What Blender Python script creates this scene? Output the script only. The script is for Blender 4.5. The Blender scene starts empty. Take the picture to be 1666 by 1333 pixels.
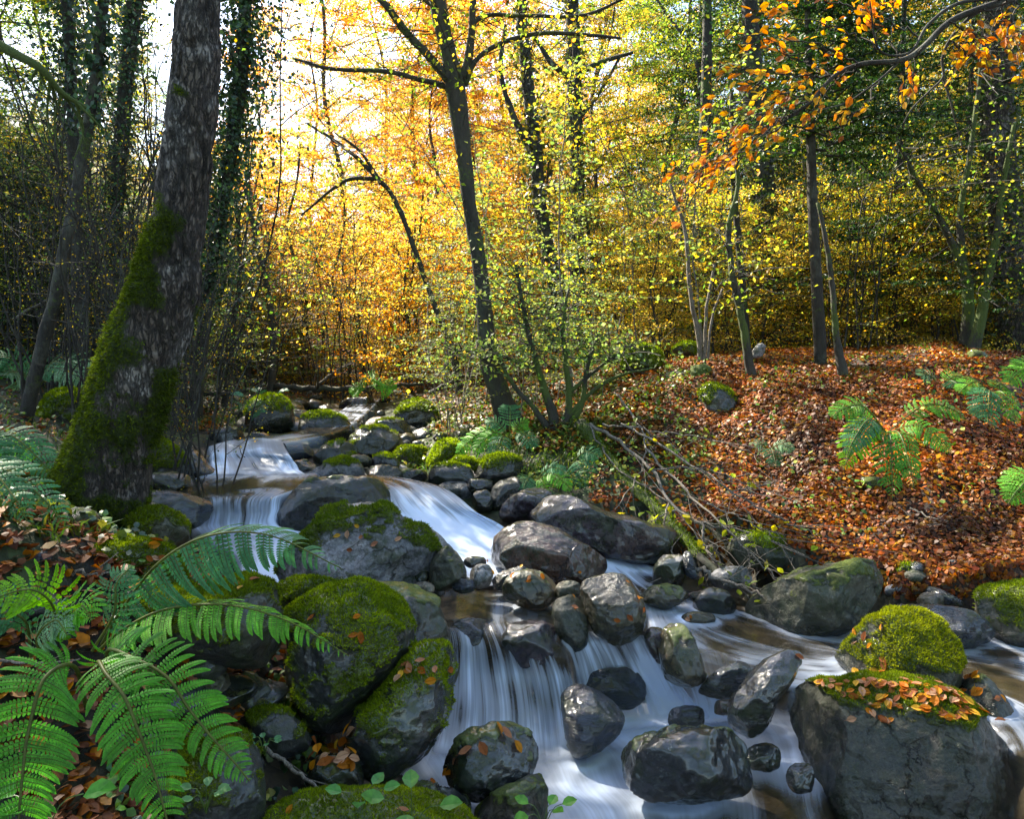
import bpy, math, random
import numpy as np
from mathutils import Vector, Matrix
sc = bpy.context.scene
R = math.radians
# ------------------------------------------------------------------ camera, sky, sun, exposure
FPX = 1250.0                      # focal length in pixels of the 1666 px wide photograph
PITCH = R(4.0)
cam = bpy.data.cameras.new('camera'); cam.sensor_width = 36; cam.lens = FPX/1666*36
cam.clip_start = 0.05; cam.clip_end = 2000
co = bpy.data.objects.new('camera', cam); sc.collection.objects.link(co)
co.location = (0, 0, 0); co.rotation_euler = (math.pi/2-PITCH, 0, 0); sc.camera = co
SUN_AZ, SUN_EL = R(-42), R(46)    # azimuth from +Y towards +X ; behind the trees, up left
sdir = Vector((math.sin(SUN_AZ)*math.cos(SUN_EL), math.cos(SUN_AZ)*math.cos(SUN_EL), math.sin(SUN_EL)))
w = bpy.data.worlds.new('World'); sc.world = w; w.use_nodes = True
nt = w.node_tree; nt.nodes.clear()
sky = nt.nodes.new('ShaderNodeTexSky'); sky.sky_type = 'NISHITA'; sky.sun_disc = False
sky.sun_elevation = SUN_EL; sky.sun_rotation = SUN_AZ; sky.air_density = 1.0; sky.dust_density = 1.2
bg = nt.nodes.new('ShaderNodeBackground'); bg.inputs[1].default_value = 0.13
wo = nt.nodes.new('ShaderNodeOutputWorld')
nt.links.new(sky.outputs[0], bg.inputs[0]); nt.links.new(bg.outputs[0], wo.inputs[0])
sl = bpy.data.lights.new('sun', 'SUN'); sl.energy = 5.0; sl.angle = R(0.5); sl.color = (1.0, 0.90, 0.74)
so = bpy.data.objects.new('sun', sl); sc.collection.objects.link(so)
so.rotation_euler = sdir.to_track_quat('Z', 'Y').to_euler()
sc.view_settings.view_transform = 'Standard'; sc.view_settings.look = 'None'
sc.view_settings.exposure = 2.2; sc.view_settings.gamma = 1.0
sc.view_settings.use_curve_mapping = False
sc.cycles.max_bounces = 8; sc.cycles.diffuse_bounces = 5; sc.cycles.glossy_bounces = 2
sc.cycles.transmission_bounces = 4; sc.cycles.transparent_max_bounces = 8
sc.cycles.sample_clamp_indirect = 6

# ------------------------------------------------------------------ helpers
rng = np.random.default_rng(7); random.seed(7)
C = sc.collection
cp, sp_ = math.cos(PITCH), math.sin(PITCH)
def ray(px, py):
    u, v = (px-833.0)/FPX, (666.5-py)/FPX
    return np.array([u, cp+v*sp_, -sp_+v*cp])
def P(px, py, d):                 # the place seen at a photo pixel, d metres ahead
    r = ray(px, py); return r*(d/r[1])
def PZ(px, py, z):                # the place seen at a photo pixel at height z
    r = ray(px, py); return r*(z/r[2])

def _h(i, j, k):
    with np.errstate(over='ignore'):
        n = (i.astype(np.int64)*374761393 + j.astype(np.int64)*668265263 + k.astype(np.int64)*1274126177) & 0xffffffff
        n = ((n ^ (n >> 13))*1274126177) & 0xffffffff
        n = (n ^ (n >> 16)) & 0xffff
    return n/65535.0
def noise(p):                     # value noise, -1..1 ; p (n,3)
    f = np.floor(p); t = p-f; t = t*t*(3-2*t); i = f.astype(np.int64)
    a, b, c = i[:, 0], i[:, 1], i[:, 2]; x, y, z = t[:, 0], t[:, 1], t[:, 2]
    def L(u, v, q): return u*(1-q)+v*q
    r = L(L(L(_h(a, b, c), _h(a+1, b, c), x), L(_h(a, b+1, c), _h(a+1, b+1, c), x), y),
          L(L(_h(a, b, c+1), _h(a+1, b, c+1), x), L(_h(a, b+1, c+1), _h(a+1, b+1, c+1), x), y), z)
    return r*2-1
def fbm(p, o=4):
    s = 0; a = 1; t = 0
    for k in range(o):
        s = s+a*noise(p*(2.03**k)+k*17.3); t += a; a *= .5
    return s/t
def sstep(a, b, x):
    t = np.clip((x-a)/(b-a), 0, 1); return t*t*(3-2*t)
def nrm(v):
    return v/np.maximum(np.linalg.norm(v, axis=-1, keepdims=True), 1e-9)

class MB:                         # collects vertices and faces as arrays, becomes ONE mesh
    def __init__(s): s.v = []; s.f = []; s.c = []; s.uv = []; s.n = 0; s.attr = {}
    def add(s, v, faces, col=None):
        v = np.asarray(v, float)
        for f in (faces if isinstance(faces, list) else [faces]):
            s.f.append(np.asarray(f, np.int64)+s.n)
        s.v.append(v); s.n += len(v)
        if col is None: col = np.ones((len(v), 3))*.5
        s.c.append(np.broadcast_to(np.asarray(col, float), (len(v), 3)))
    def mesh(s, name, mat, smooth=True, attrs=None):
        me = bpy.data.meshes.new(name)
        V = np.concatenate(s.v) if s.v else np.zeros((0, 3))
        sizes = np.concatenate([np.full(len(f), f.shape[1]) for f in s.f]) if s.f else np.zeros(0, int)
        loops = np.concatenate([f.ravel() for f in s.f]) if s.f else np.zeros(0, int)
        me.vertices.add(len(V)); me.vertices.foreach_set('co', V.ravel().astype(np.float32))
        me.loops.add(len(loops)); me.loops.foreach_set('vertex_index', loops.astype(np.int32))
        me.polygons.add(len(sizes))
        st = np.concatenate([[0], np.cumsum(sizes)[:-1]]) if len(sizes) else sizes
        me.polygons.foreach_set('loop_start', st.astype(np.int32))
        me.polygons.foreach_set('loop_total', sizes.astype(np.int32))
        me.polygons.foreach_set('use_smooth', np.full(len(sizes), smooth))
        me.update(calc_edges=True)
        ca = me.color_attributes.new('col', 'FLOAT_COLOR', 'POINT')
        cc = np.concatenate(s.c); cc = np.concatenate([cc, np.ones((len(cc), 1))], 1)
        ca.data.foreach_set('color', cc.ravel().astype(np.float32))
        for k, a in (attrs or {}).items():
            at = me.attributes.new(k, 'FLOAT', 'POINT'); at.data.foreach_set('value', np.asarray(a, np.float32))
        me.materials.append(mat); return me

def obj(name, me, parent=None, loc=None):
    o = bpy.data.objects.new(name, me); C.objects.link(o)
    if parent is not None: o.parent = parent
    if loc is not None: o.location = Vector(loc)
    return o
def tag(o, label=None, cat=None, group=None, kind=None):
    if label: o['label'] = label
    if cat: o['category'] = cat
    if group: o['group'] = group
    if kind: o['kind'] = kind
    return o
def empty(name, loc, label, cat, group=None):
    o = bpy.data.objects.new(name, None); C.objects.link(o); o.location = Vector(loc)
    return tag(o, label, cat, group)

def spline(pts, n):               # Catmull-Rom through pts (k,dim)
    pts = np.asarray(pts, float); k = len(pts)
    if k == 2: return pts[0]+(pts[1]-pts[0])*np.linspace(0, 1, n)[:, None]
    q = np.vstack([2*pts[0]-pts[1], pts, 2*pts[-1]-pts[-2]])
    t = np.linspace(0, k-1-1e-6, n); i = t.astype(int); f = (t-i)[:, None]
    a, b, c, d = q[i], q[i+1], q[i+2], q[i+3]
    return .5*((2*b)+(c-a)*f+(2*a-5*b+4*c-d)*f**2+(3*b-a-3*c+d)*f**3)
def tube(mb, pts, rad, sides=6, col=None, cap=True):
    pts = np.asarray(pts, float); n = len(pts); rad = np.broadcast_to(np.asarray(rad, float), (n,))
    T = nrm(np.gradient(pts, axis=0)); ref = np.array([0.13, 0.97, 0.21])
    if abs(T.mean(0)@ref) > .85*np.linalg.norm(T.mean(0)+1e-9): ref = np.array([.95, .1, .3])
    A = nrm(np.cross(T, ref)); B = np.cross(T, A)
    th = np.linspace(0, 2*math.pi, sides, endpoint=False)
    V = pts[:, None]+rad[:, None, None]*(np.cos(th)[None, :, None]*A[:, None]+np.sin(th)[None, :, None]*B[:, None])
    i = np.arange(n-1)[:, None]*sides; j = np.arange(sides)[None]; j2 = (j+1) % sides
    F = np.stack([i+j, i+j2, i+sides+j2, i+sides+j], -1).reshape(-1, 4)
    fs = [F]
    if cap: fs += [np.arange(sides)[None, ::-1], (np.arange(sides)+(n-1)*sides)[None]]
    mb.add(V.reshape(-1, 3), fs, col)

def leafset(mb, c, a, nn, L, W, col, shape='diamond'):
    """many leaves: centres c, long axis a, normal nn (n,3), length, width"""
    n = len(c); a = nrm(a); b = nrm(np.cross(nn, a)); nz = np.cross(a, b)
    L = np.broadcast_to(L, (n,))[:, None]; W = np.broadcast_to(W, (n,))[:, None]
    if shape == 'diamond':
        V = np.stack([c-a*L*.5, c+b*W*.5+a*L*.02+nz*W*.12, c+a*L*.5, c-b*W*.5+a*L*.02+nz*W*.12], 1)
        F = np.array([[0, 1, 2], [0, 2, 3]]); k = 4
    elif shape == 'hex':
        cu = rng.uniform(-.3, .6, (n, 1)); prof = [(-.5, 0, 0), (-.1, .5, .15), (.28, .32, .1), (.5, 0, 0), (.28, -.32, .1), (-.1, -.5, .15)]
        V = np.stack([c+a*L*x+b*W*y+nz*(W*z*1.2+cu*L*x*x*1.2) for x, y, z in prof], 1); F = np.array([[0, 5, 1], [1, 5, 4], [1, 4, 2], [2, 4, 3]])[:, ::-1]; k = 6
    else:
        curl = rng.uniform(-.25, .45, (n, 1))
        prof = [(-.5, 0, 0), (-.28, .36, .1), (.02, .5, .12), (.3, .3, .1), (.5, 0, 0), (.3, -.3, .1), (.02, -.5, .12), (-.28, -.36, .1), (0, 0, 0)]
        V = np.stack([c+a*L*x+b*W*y+nz*(W*z*1.3+curl*L*(4*x*x)*.3) for x, y, z in prof], 1)
        F = np.array([[8, k_, (k_+1) % 8][::-1] for k_ in range(8)]); k = 9
    idx = (np.arange(n)*k)[:, None, None]+F[None]
    mb.add(V.reshape(-1, 3), idx.reshape(-1, 3), np.repeat(np.broadcast_to(col, (n, 3)), k, 0))

def pick(cols, n, var=.25):
    cols = np.array(cols); i = rng.integers(0, len(cols), n)
    return np.clip(cols[i]*(1+rng.normal(0, var, (n, 1)))*(1+rng.normal(0, .08, (n, 3))), .004, .9)

# ------------------------------------------------------------------ materials
def newmat(name):
    m = bpy.data.materials.new(name); m.use_nodes = True; t = m.node_tree; t.nodes.clear()
    o = t.nodes.new('ShaderNodeOutputMaterial')
    def N(ty, **k):
        n = t.nodes.new('ShaderNode'+ty)
        for a, b in k.items():
            if a.startswith('i_'): n.inputs[a[2:].replace('_', ' ')].default_value = b
            else: setattr(n, a, b)
        return n
    return m, N, t.links.new, o
def mixc(N, L, fac, a, b, mode='MIX'):
    n = N('Mix', data_type='RGBA', blend_type=mode)
    for s, v in ((0, fac), (6, a), (7, b)):
        if hasattr(v, 'links'): L(v, n.inputs[s])
        else: n.inputs[s].default_value = v if s == 0 else (*v, 1)[:4]
    return n.outputs[2]
def ramp(N, L, src, stops, interp='LINEAR'):
    n = N('ValToRGB'); cr = n.color_ramp; cr.interpolation = interp
    while len(cr.elements) < len(stops): cr.elements.new(.5)
    for e, (p, c) in zip(cr.elements, stops):
        e.position = p; e.color = (c, c, c, 1) if isinstance(c, (int, float)) else (*c, 1)
    L(src, n.inputs[0]); return n.outputs[0]
def math_(N, L, op, a, b=0.0, c=None):
    n = N('Math', operation=op)
    for i, v in enumerate((a, b) if c is None else (a, b, c)):
        if hasattr(v, 'links'): L(v, n.inputs[i])
        else: n.inputs[i].default_value = v
    return n.outputs[0]

def leaf_mat(name, trans=.45, gloss=.12, rough=.5, tint=(1.5, 1.25, .6)):
    m, N, L, o = newmat(name)
    at = N('Attribute', attribute_name='col')
    oi = N('ObjectInfo')
    hv = N('HueSaturation', i_Saturation=1.1)
    L(math_(N, L, 'MULTIPLY_ADD', oi.outputs['Random'], .5, .75), hv.inputs['Value']); L(at.outputs[0], hv.inputs['Color'])
    nz = N('TexNoise', i_Scale=60.0, i_Detail=3.0); tc = N('TexCoord'); L(tc.outputs['Object'], nz.inputs[0])
    col = mixc(N, L, 1.0, hv.outputs[0], ramp(N, L, nz.outputs[0], [(.3, .7), (.7, 1.25)]), 'MULTIPLY')
    pb = N('BsdfPrincipled', i_Roughness=rough); pb.inputs['Specular IOR Level'].default_value = gloss*3
    L(col, pb.inputs['Base Color'])
    tr = N('BsdfTranslucent'); L(mixc(N, L, 1.0, col, tint, 'MULTIPLY'), tr.inputs[0])
    mx = N('MixShader'); mx.inputs[0].default_value = trans
    L(pb.outputs[0], mx.inputs[1]); L(tr.outputs[0], mx.inputs[2]); L(mx.outputs[0], o.inputs[0])
    return m
M = {}
M['leaf'] = leaf_mat('leaf', .62, .1, .5, (1.5, 1.35, .8))
M['litter'] = leaf_mat('fallen leaf', .25, .07, .5, (1.3, 1.0, .6))
M['ivy'] = leaf_mat('ivy leaf', .25, .16, .42, (1.2, 1.3, .5))
M['fern'] = leaf_mat('fern frond', .38, .1, .5, (1.2, 1.5, .5))
M['moss_tuft'] = leaf_mat('moss tuft', .45, .05, .7, (1.3, 1.35, .55))
M['grass'] = leaf_mat('grass blade', .4, .15, .5, (1.3, 1.5, .5))
M['needle'] = leaf_mat('conifer needles', .25, .1, .5, (1.3, 1.4, .6))

MOSS1, MOSS2 = (.03, .055, .01), (.19, .24, .028)
def rock_mat(name, c1, c2, c3, rough=.55, scale=6, streak=None, bump=.35, coat=0.0, k=.52):
    c1, c2, c3 = [tuple(v*k for v in c) for c in (c1, c2, c3)]
    m, N, L, o = newmat(name)
    tc = N('TexCoord'); mp = N('Mapping'); L(tc.outputs['Object'], mp.inputs[0])
    oi = N('ObjectInfo'); cx = N('CombineXYZ')
    for k in range(3): L(math_(N, L, 'MULTIPLY', oi.outputs['Random'], 37.0*(k+1)), cx.inputs[k])
    L(cx.outputs[0], mp.inputs['Location'])
    if streak: mp.inputs['Scale'].default_value = streak; mp.inputs['Rotation'].default_value = (.3, .5, .4)
    n1 = N('TexNoise', i_Scale=float(scale), i_Detail=8.0, i_Roughness=.65, i_Distortion=.6); L(mp.outputs[0], n1.inputs[0])
    n2 = N('TexNoise', i_Scale=scale*9.0, i_Detail=6.0, i_Roughness=.7); L(mp.outputs[0], n2.inputs[0])
    n3 = N('TexNoise', i_Scale=scale*.45, i_Detail=4.0); L(mp.outputs[0], n3.inputs[0])
    vo = N('TexVoronoi', i_Scale=scale*12.0); L(mp.outputs[0], vo.inputs[0])
    ba = mixc(N, L, ramp(N, L, n1.outputs[0], [(.38, 0.), (.6, 1.)]), c1, c2)
    ba = mixc(N, L, ramp(N, L, n3.outputs[0], [(.5, 0.), (.68, 1.)]), ba, c3)
    ba = mixc(N, L, 1.0, ba, ramp(N, L, n2.outputs[0], [(.3, .32), (.7, 1.75)]), 'MULTIPLY')
    wv = N('VectorMath', operation='MULTIPLY_ADD'); wv.inputs[1].default_value = (.25, .25, .25); L(n1.outputs[1], wv.inputs[0]); L(mp.outputs[0], wv.inputs[2])
    cr_ = N('TexVoronoi', feature='DISTANCE_TO_EDGE', i_Scale=scale*.9); L(wv.outputs[0], cr_.inputs[0])
    crk = ramp(N, L, cr_.outputs[0], [(0., 0.), (.022, 1.)]); crk = math_(N, L, 'MAXIMUM', crk, ramp(N, L, n3.outputs[0], [(.42, 1.), (.52, 0.)]))
    ba = mixc(N, L, 1.0, ba, math_(N, L, 'MULTIPLY_ADD', crk, .75, .25), 'MULTIPLY')
    li = ramp(N, L, n2.outputs[0], [(.62, 0.), (.68, 1.)]); li2 = ramp(N, L, n3.outputs[0], [(.35, 1.), (.5, 0.)])
    ba = mixc(N, L, math_(N, L, 'MULTIPLY', math_(N, L, 'MULTIPLY', li, li2), .5), ba, (.3, .32, .28))
    n4 = N('TexNoise', i_Scale=scale*1.4, i_Detail=9.0, i_Roughness=.8); mp4 = N('Mapping'); mp4.inputs['Location'].default_value = (5, 3, 1); L(mp.outputs[0], mp4.inputs[0]); L(mp4.outputs[0], n4.inputs[0])
    ba = mixc(N, L, ramp(N, L, n4.outputs[0], [(.48, 0.), (.58, .85)]), ba, (.022, .034, .012))
    at = N('Attribute', attribute_name='moss')
    mn = N('TexNoise', i_Scale=22.0, i_Detail=7.0, i_Roughness=.75); L(tc.outputs['Object'], mn.inputs[0])
    mf = math_(N, L, 'ADD', at.outputs['Fac'], math_(N, L, 'MULTIPLY_ADD', mn.outputs[0], 1.5, -.75))
    mfac = ramp(N, L, mf, [(.42, 0.), (.58, 1.)])
    mn2 = N('TexNoise', i_Scale=90.0, i_Detail=5.0, i_Roughness=.8); L(tc.outputs['Object'], mn2.inputs[0])
    mn3 = N('TexNoise', i_Scale=7.0, i_Detail=3.0); L(tc.outputs['Object'], mn3.inputs[0])
    mc = mixc(N, L, ramp(N, L, mn2.outputs[0], [(.3, 0.), (.75, 1.)]), MOSS1, MOSS2)
    mc = mixc(N, L, ramp(N, L, mn3.outputs[0], [(.45, 0.), (.7, .6)]), mc, (.07, .055, .02))
    wet = N('Attribute', attribute_name='wet')
    ba = mixc(N, L, math_(N, L, 'MULTIPLY', wet.outputs['Fac'], .75), ba, mixc(N, L, 1.0, ba, (.32, .32, .34), 'MULTIPLY'))
    col = mixc(N, L, mfac, ba, mc)
    pb = N('BsdfPrincipled'); L(col, pb.inputs['Base Color'])
    rr = math_(N, L, 'MULTIPLY_ADD', n1.outputs[0], .3, rough-.15)
    rr = math_(N, L, 'MULTIPLY_ADD', wet.outputs['Fac'], -.30, rr)
    rr = math_(N, L, 'MAXIMUM', math_(N, L, 'ADD', rr, math_(N, L, 'MULTIPLY', mfac, .5)), .1)
    L(rr, pb.inputs['Roughness'])
    pb.inputs['Coat Weight'].default_value = coat; pb.inputs['Coat Roughness'].default_value = .12
    hgt = math_(N, L, 'ADD', math_(N, L, 'MULTIPLY', n1.outputs[0], .6), math_(N, L, 'MULTIPLY', n2.outputs[0], .35))
    hgt = math_(N, L, 'ADD', hgt, math_(N, L, 'MULTIPLY', crk, .35))
    hgt = math_(N, L, 'ADD', hgt, math_(N, L, 'MULTIPLY', mfac, math_(N, L, 'MULTIPLY_ADD', mn2.outputs[0], 1.2, .3)))
    bp = N('Bump', i_Strength=min(1.0, bump*2.4), i_Distance=.025); L(hgt, bp.inputs['Height']); L(bp.outputs[0], pb.inputs['Normal'])
    L(pb.outputs[0], o.inputs[0]); return m
M['grey'] = rock_mat('pale grey stone', (.12, .125, .14), (.27, .27, .29), (.19, .17, .13), .55, 5, k=.85, coat=.1)
M['dark'] = rock_mat('dark grey stone', (.028, .032, .036), (.085, .085, .082), (.085, .06, .03), .42, 5, coat=.45)
M['olive'] = rock_mat('olive river stone', (.05, .048, .025), (.15, .13, .075), (.14, .09, .04), .34, 4, coat=.5)
M['brown'] = rock_mat('reddish brown stone', (.06, .03, .024), (.18, .095, .065), (.075, .045, .06), .3, 4, (1, 3.5, 1), coat=.6)
M['slate'] = rock_mat('blue black slate', (.02, .026, .042), (.07, .088, .14), (.075, .06, .035), .28, 5, (1, 1, 4), bump=.5, coat=.5)
M['wet'] = rock_mat('wet black stone', (.014, .018, .022), (.055, .058, .062), (.07, .048, .02), .18, 4, coat=.85)
M['purple'] = rock_mat('wet purple brown stone', (.032, .02, .03), (.09, .066, .09), (.08, .045, .04), .26, 4, coat=.65)
M['tan'] = rock_mat('tan pebble', (.2, .15, .09), (.34, .27, .19), (.2, .2, .2), .4, 8, coat=.3)
M['speck'] = rock_mat('grey green speckled stone', (.04, .048, .03), (.15, .15, .105), (.1, .085, .05), .48, 7, coat=.2)

def bark_mat(name, c1, c2, c3, scale=8, bump=.9, stretch=.3, deep=.25):
    m, N, L, o = newmat(name)
    tc = N('TexCoord'); mp = N('Mapping'); L(tc.outputs['Object'], mp.inputs[0]); mp.inputs['Scale'].default_value = (1, 1, stretch)
    n1 = N('TexNoise', i_Scale=scale*3.0, i_Detail=8.0, i_Roughness=.7, i_Distortion=.8); L(mp.outputs[0], n1.inputs[0])
    vo = N('TexVoronoi', feature='DISTANCE_TO_EDGE', i_Scale=scale*7.0); 
    ad = N('VectorMath', operation='ADD'); L(mp.outputs[0], ad.inputs[0])
    sm = N('VectorMath', operation='SCALE'); sm.inputs['Scale'].default_value = .06; L(n1.outputs[1], sm.inputs[0]); L(sm.outputs[0], ad.inputs[1])
    L(ad.outputs[0], vo.inputs[0])
    n3 = N('TexNoise', i_Scale=scale*.6, i_Detail=5.0, i_Roughness=.7); L(tc.outputs['Object'], n3.inputs[0])
    ba = mixc(N, L, ramp(N, L, n1.outputs[0], [(.3, 0.), (.7, 1.)]), c1, c2)
    ba = mixc(N, L, ramp(N, L, n3.outputs[0], [(.52, 0.), (.6, .85)]), ba, c3)
    vo2 = N('TexNoise', i_Scale=scale*9.0, i_Detail=5.0, i_Roughness=.65, i_Distortion=.3); L(mp.outputs[0], vo2.inputs[0])
    rid = math_(N, L, 'ABSOLUTE', math_(N, L, 'SUBTRACT', vo2.outputs[0], .5))
    crack = math_(N, L, 'MULTIPLY', ramp(N, L, vo.outputs[0], [(.0, min(1, deep+.2)), (.13, 1.)]), ramp(N, L, rid, [(.0, deep), (.05, 1.)]))
    ba = mixc(N, L, 1.0, ba, crack, 'MULTIPLY')
    at = N('Attribute', attribute_name='moss')
    mn = N('TexNoise', i_Scale=30.0, i_Detail=7.0, i_Roughness=.75); L(tc.outputs['Object'], mn.inputs[0])
    mf = math_(N, L, 'ADD', at.outputs['Fac'], math_(N, L, 'MULTIPLY_ADD', mn.outputs[0], 1.2, -.6))
    mfac = ramp(N, L, mf, [(.42, 0.), (.56, 1.)])
    mn2 = N('TexNoise', i_Scale=110.0, i_Detail=5.0, i_Roughness=.8); L(tc.outputs['Object'], mn2.inputs[0])
    mc = mixc(N, L, ramp(N, L, mn2.outputs[0], [(.3, 0.), (.75, 1.)]), (.022, .042, .008), (.11, .15, .022))
    pb = N('BsdfPrincipled', i_Roughness=.85); L(mixc(N, L, mfac, ba, mc), pb.inputs['Base Color'])
    hh = math_(N, L, 'ADD', math_(N, L, 'MULTIPLY', crack, .8), math_(N, L, 'MULTIPLY', n1.outputs[0], .4))
    hh = math_(N, L, 'ADD', hh, math_(N, L, 'MULTIPLY', mfac, math_(N, L, 'MULTIPLY_ADD', mn2.outputs[0], 1.0, .4)))
    bp = N('Bump', i_Strength=bump, i_Distance=.035); L(hh, bp.inputs['Height']); L(bp.outputs[0], pb.inputs['Normal'])
    L(pb.outputs[0], o.inputs[0]); return m
M['bark'] = bark_mat('rough grey bark', (.045, .034, .028), (.17, .135, .11), (.3, .28, .26), 5, bump=1.0, deep=.25)
M['bark2'] = bark_mat('dark smooth bark', (.014, .013, .01), (.05, .043, .033), (.08, .08, .06), 4, .5, deep=.7)
M['bark3'] = bark_mat('beech bark', (.018, .016, .012), (.065, .058, .045), (.06, .065, .04), 3, .4, deep=.8)
M['twig'] = bark_mat('grey brown twig', (.12, .1, .08), (.3, .26, .21), (.24, .22, .19), 10, .3)

def ground_mat():
    m, N, L, o = newmat('forest floor')
    tc = N('TexCoord'); at = N('Attribute', attribute_name='col')
    vo = N('TexVoronoi', i_Scale=22.0, i_Randomness=1.0); L(tc.outputs['Object'], vo.inputs[0])
    nz = N('TexNoise', i_Scale=5.0, i_Detail=9.0, i_Roughness=.75); L(tc.outputs['Object'], nz.inputs[0])
    sep = N('SeparateColor'); L(vo.outputs['Color'], sep.inputs[0])
    v = ramp(N, L, sep.outputs[0], [(0., .35), (.6, 1.), (1., 1.7)])
    col = mixc(N, L, 1.0, at.outputs[0], v, 'MULTIPLY')
    col = mixc(N, L, 1.0, col, ramp(N, L, nz.outputs[0], [(.3, .4), (.7, 1.5)]), 'MULTIPLY')
    pb = N('BsdfPrincipled', i_Roughness=.8); L(col, pb.inputs['Base Color'])
    bp = N('Bump', i_Strength=.8, i_Distance=.03)
    L(math_(N, L, 'ADD', nz.outputs[0], math_(N, L, 'MULTIPLY', sep.outputs[1], .5)), bp.inputs['Height']); L(bp.outputs[0], pb.inputs['Normal'])
    L(pb.outputs[0], o.inputs[0]); return m
M['ground'] = ground_mat()

def water_mat():
    m, N, L, o = newmat('silky water')
    uv = N('UVMap', uv_map='flow')
    fo = N('Attribute', attribute_name='foam'); ed = N('Attribute', attribute_name='edge')
    def st(su, sv, det, dist=0.0, seed=0.0):
        mp = N('Mapping'); mp.inputs['Scale'].default_value = (su, sv, 1); mp.inputs['Location'].default_value = (seed, seed*.7, 0)
        L(uv.outputs[0], mp.inputs[0]); n = N('TexNoise', i_Scale=1.0, i_Detail=det, i_Roughness=.6, i_Distortion=dist)
        L(mp.outputs[0], n.inputs[0]); return n.outputs[0]
    s1 = st(22, .9, 2.0, .0); s2 = st(70, 1.2, 2.0, .0, 9.0); s3 = st(5, 1.3, 2.0, .0, 4.0)
    s = math_(N, L, 'ADD', math_(N, L, 'MULTIPLY', s1, .42), math_(N, L, 'ADD', math_(N, L, 'MULTIPLY', s2, .2), math_(N, L, 'MULTIPLY', s3, .58)))
    fa = N('Attribute', attribute_name='fall'); fk = math_(N, L, 'MULTIPLY_ADD', fa.outputs['Fac'], 1.9, .5)
    hi = math_(N, L, 'MULTIPLY', math_(N, L, 'ADD', math_(N, L, 'MULTIPLY_ADD', s1, .55, -.275), math_(N, L, 'MULTIPLY_ADD', s2, .3, -.15)), fk)
    d = math_(N, L, 'ADD', hi, math_(N, L, 'MULTIPLY', math_(N, L, 'MULTIPLY_ADD', s3, 1.0, -.5), math_(N, L, 'MULTIPLY_ADD', fa.outputs['Fac'], .7, .8)))          # about -0.5..0.5
    f = math_(N, L, 'ADD', fo.outputs['Fac'], d)
    foam = ramp(N, L, f, [(.15, 0.), (.5, .5), (.9, 1.)], 'EASE')
    alpha = math_(N, L, 'MULTIPLY', math_(N, L, 'MULTIPLY_ADD', foam, .42, .56), ed.outputs['Fac'])
    body = mixc(N, L, s3, (.03, .024, .014), (.085, .068, .04))
    col = mixc(N, L, foam, body, (.60, .70, .88))  # foam tint includes the blue of the sky light
    pb = N('BsdfPrincipled'); L(col, pb.inputs['Base Color']); pb.inputs['IOR'].default_value = 1.33
    L(math_(N, L, 'MULTIPLY_ADD', foam, .45, .13), pb.inputs['Roughness'])
    L(alpha, pb.inputs['Alpha'])
    L(math_(N, L, 'MULTIPLY', foam, .35), pb.inputs['Subsurface Weight']) if False else None
    bp = N('Bump', i_Strength=.12, i_Distance=.02); L(s, bp.inputs['Height']); L(bp.outputs[0], pb.inputs['Normal'])
    L(pb.outputs[0], o.inputs[0]); return m
M['water'] = water_mat()

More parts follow.
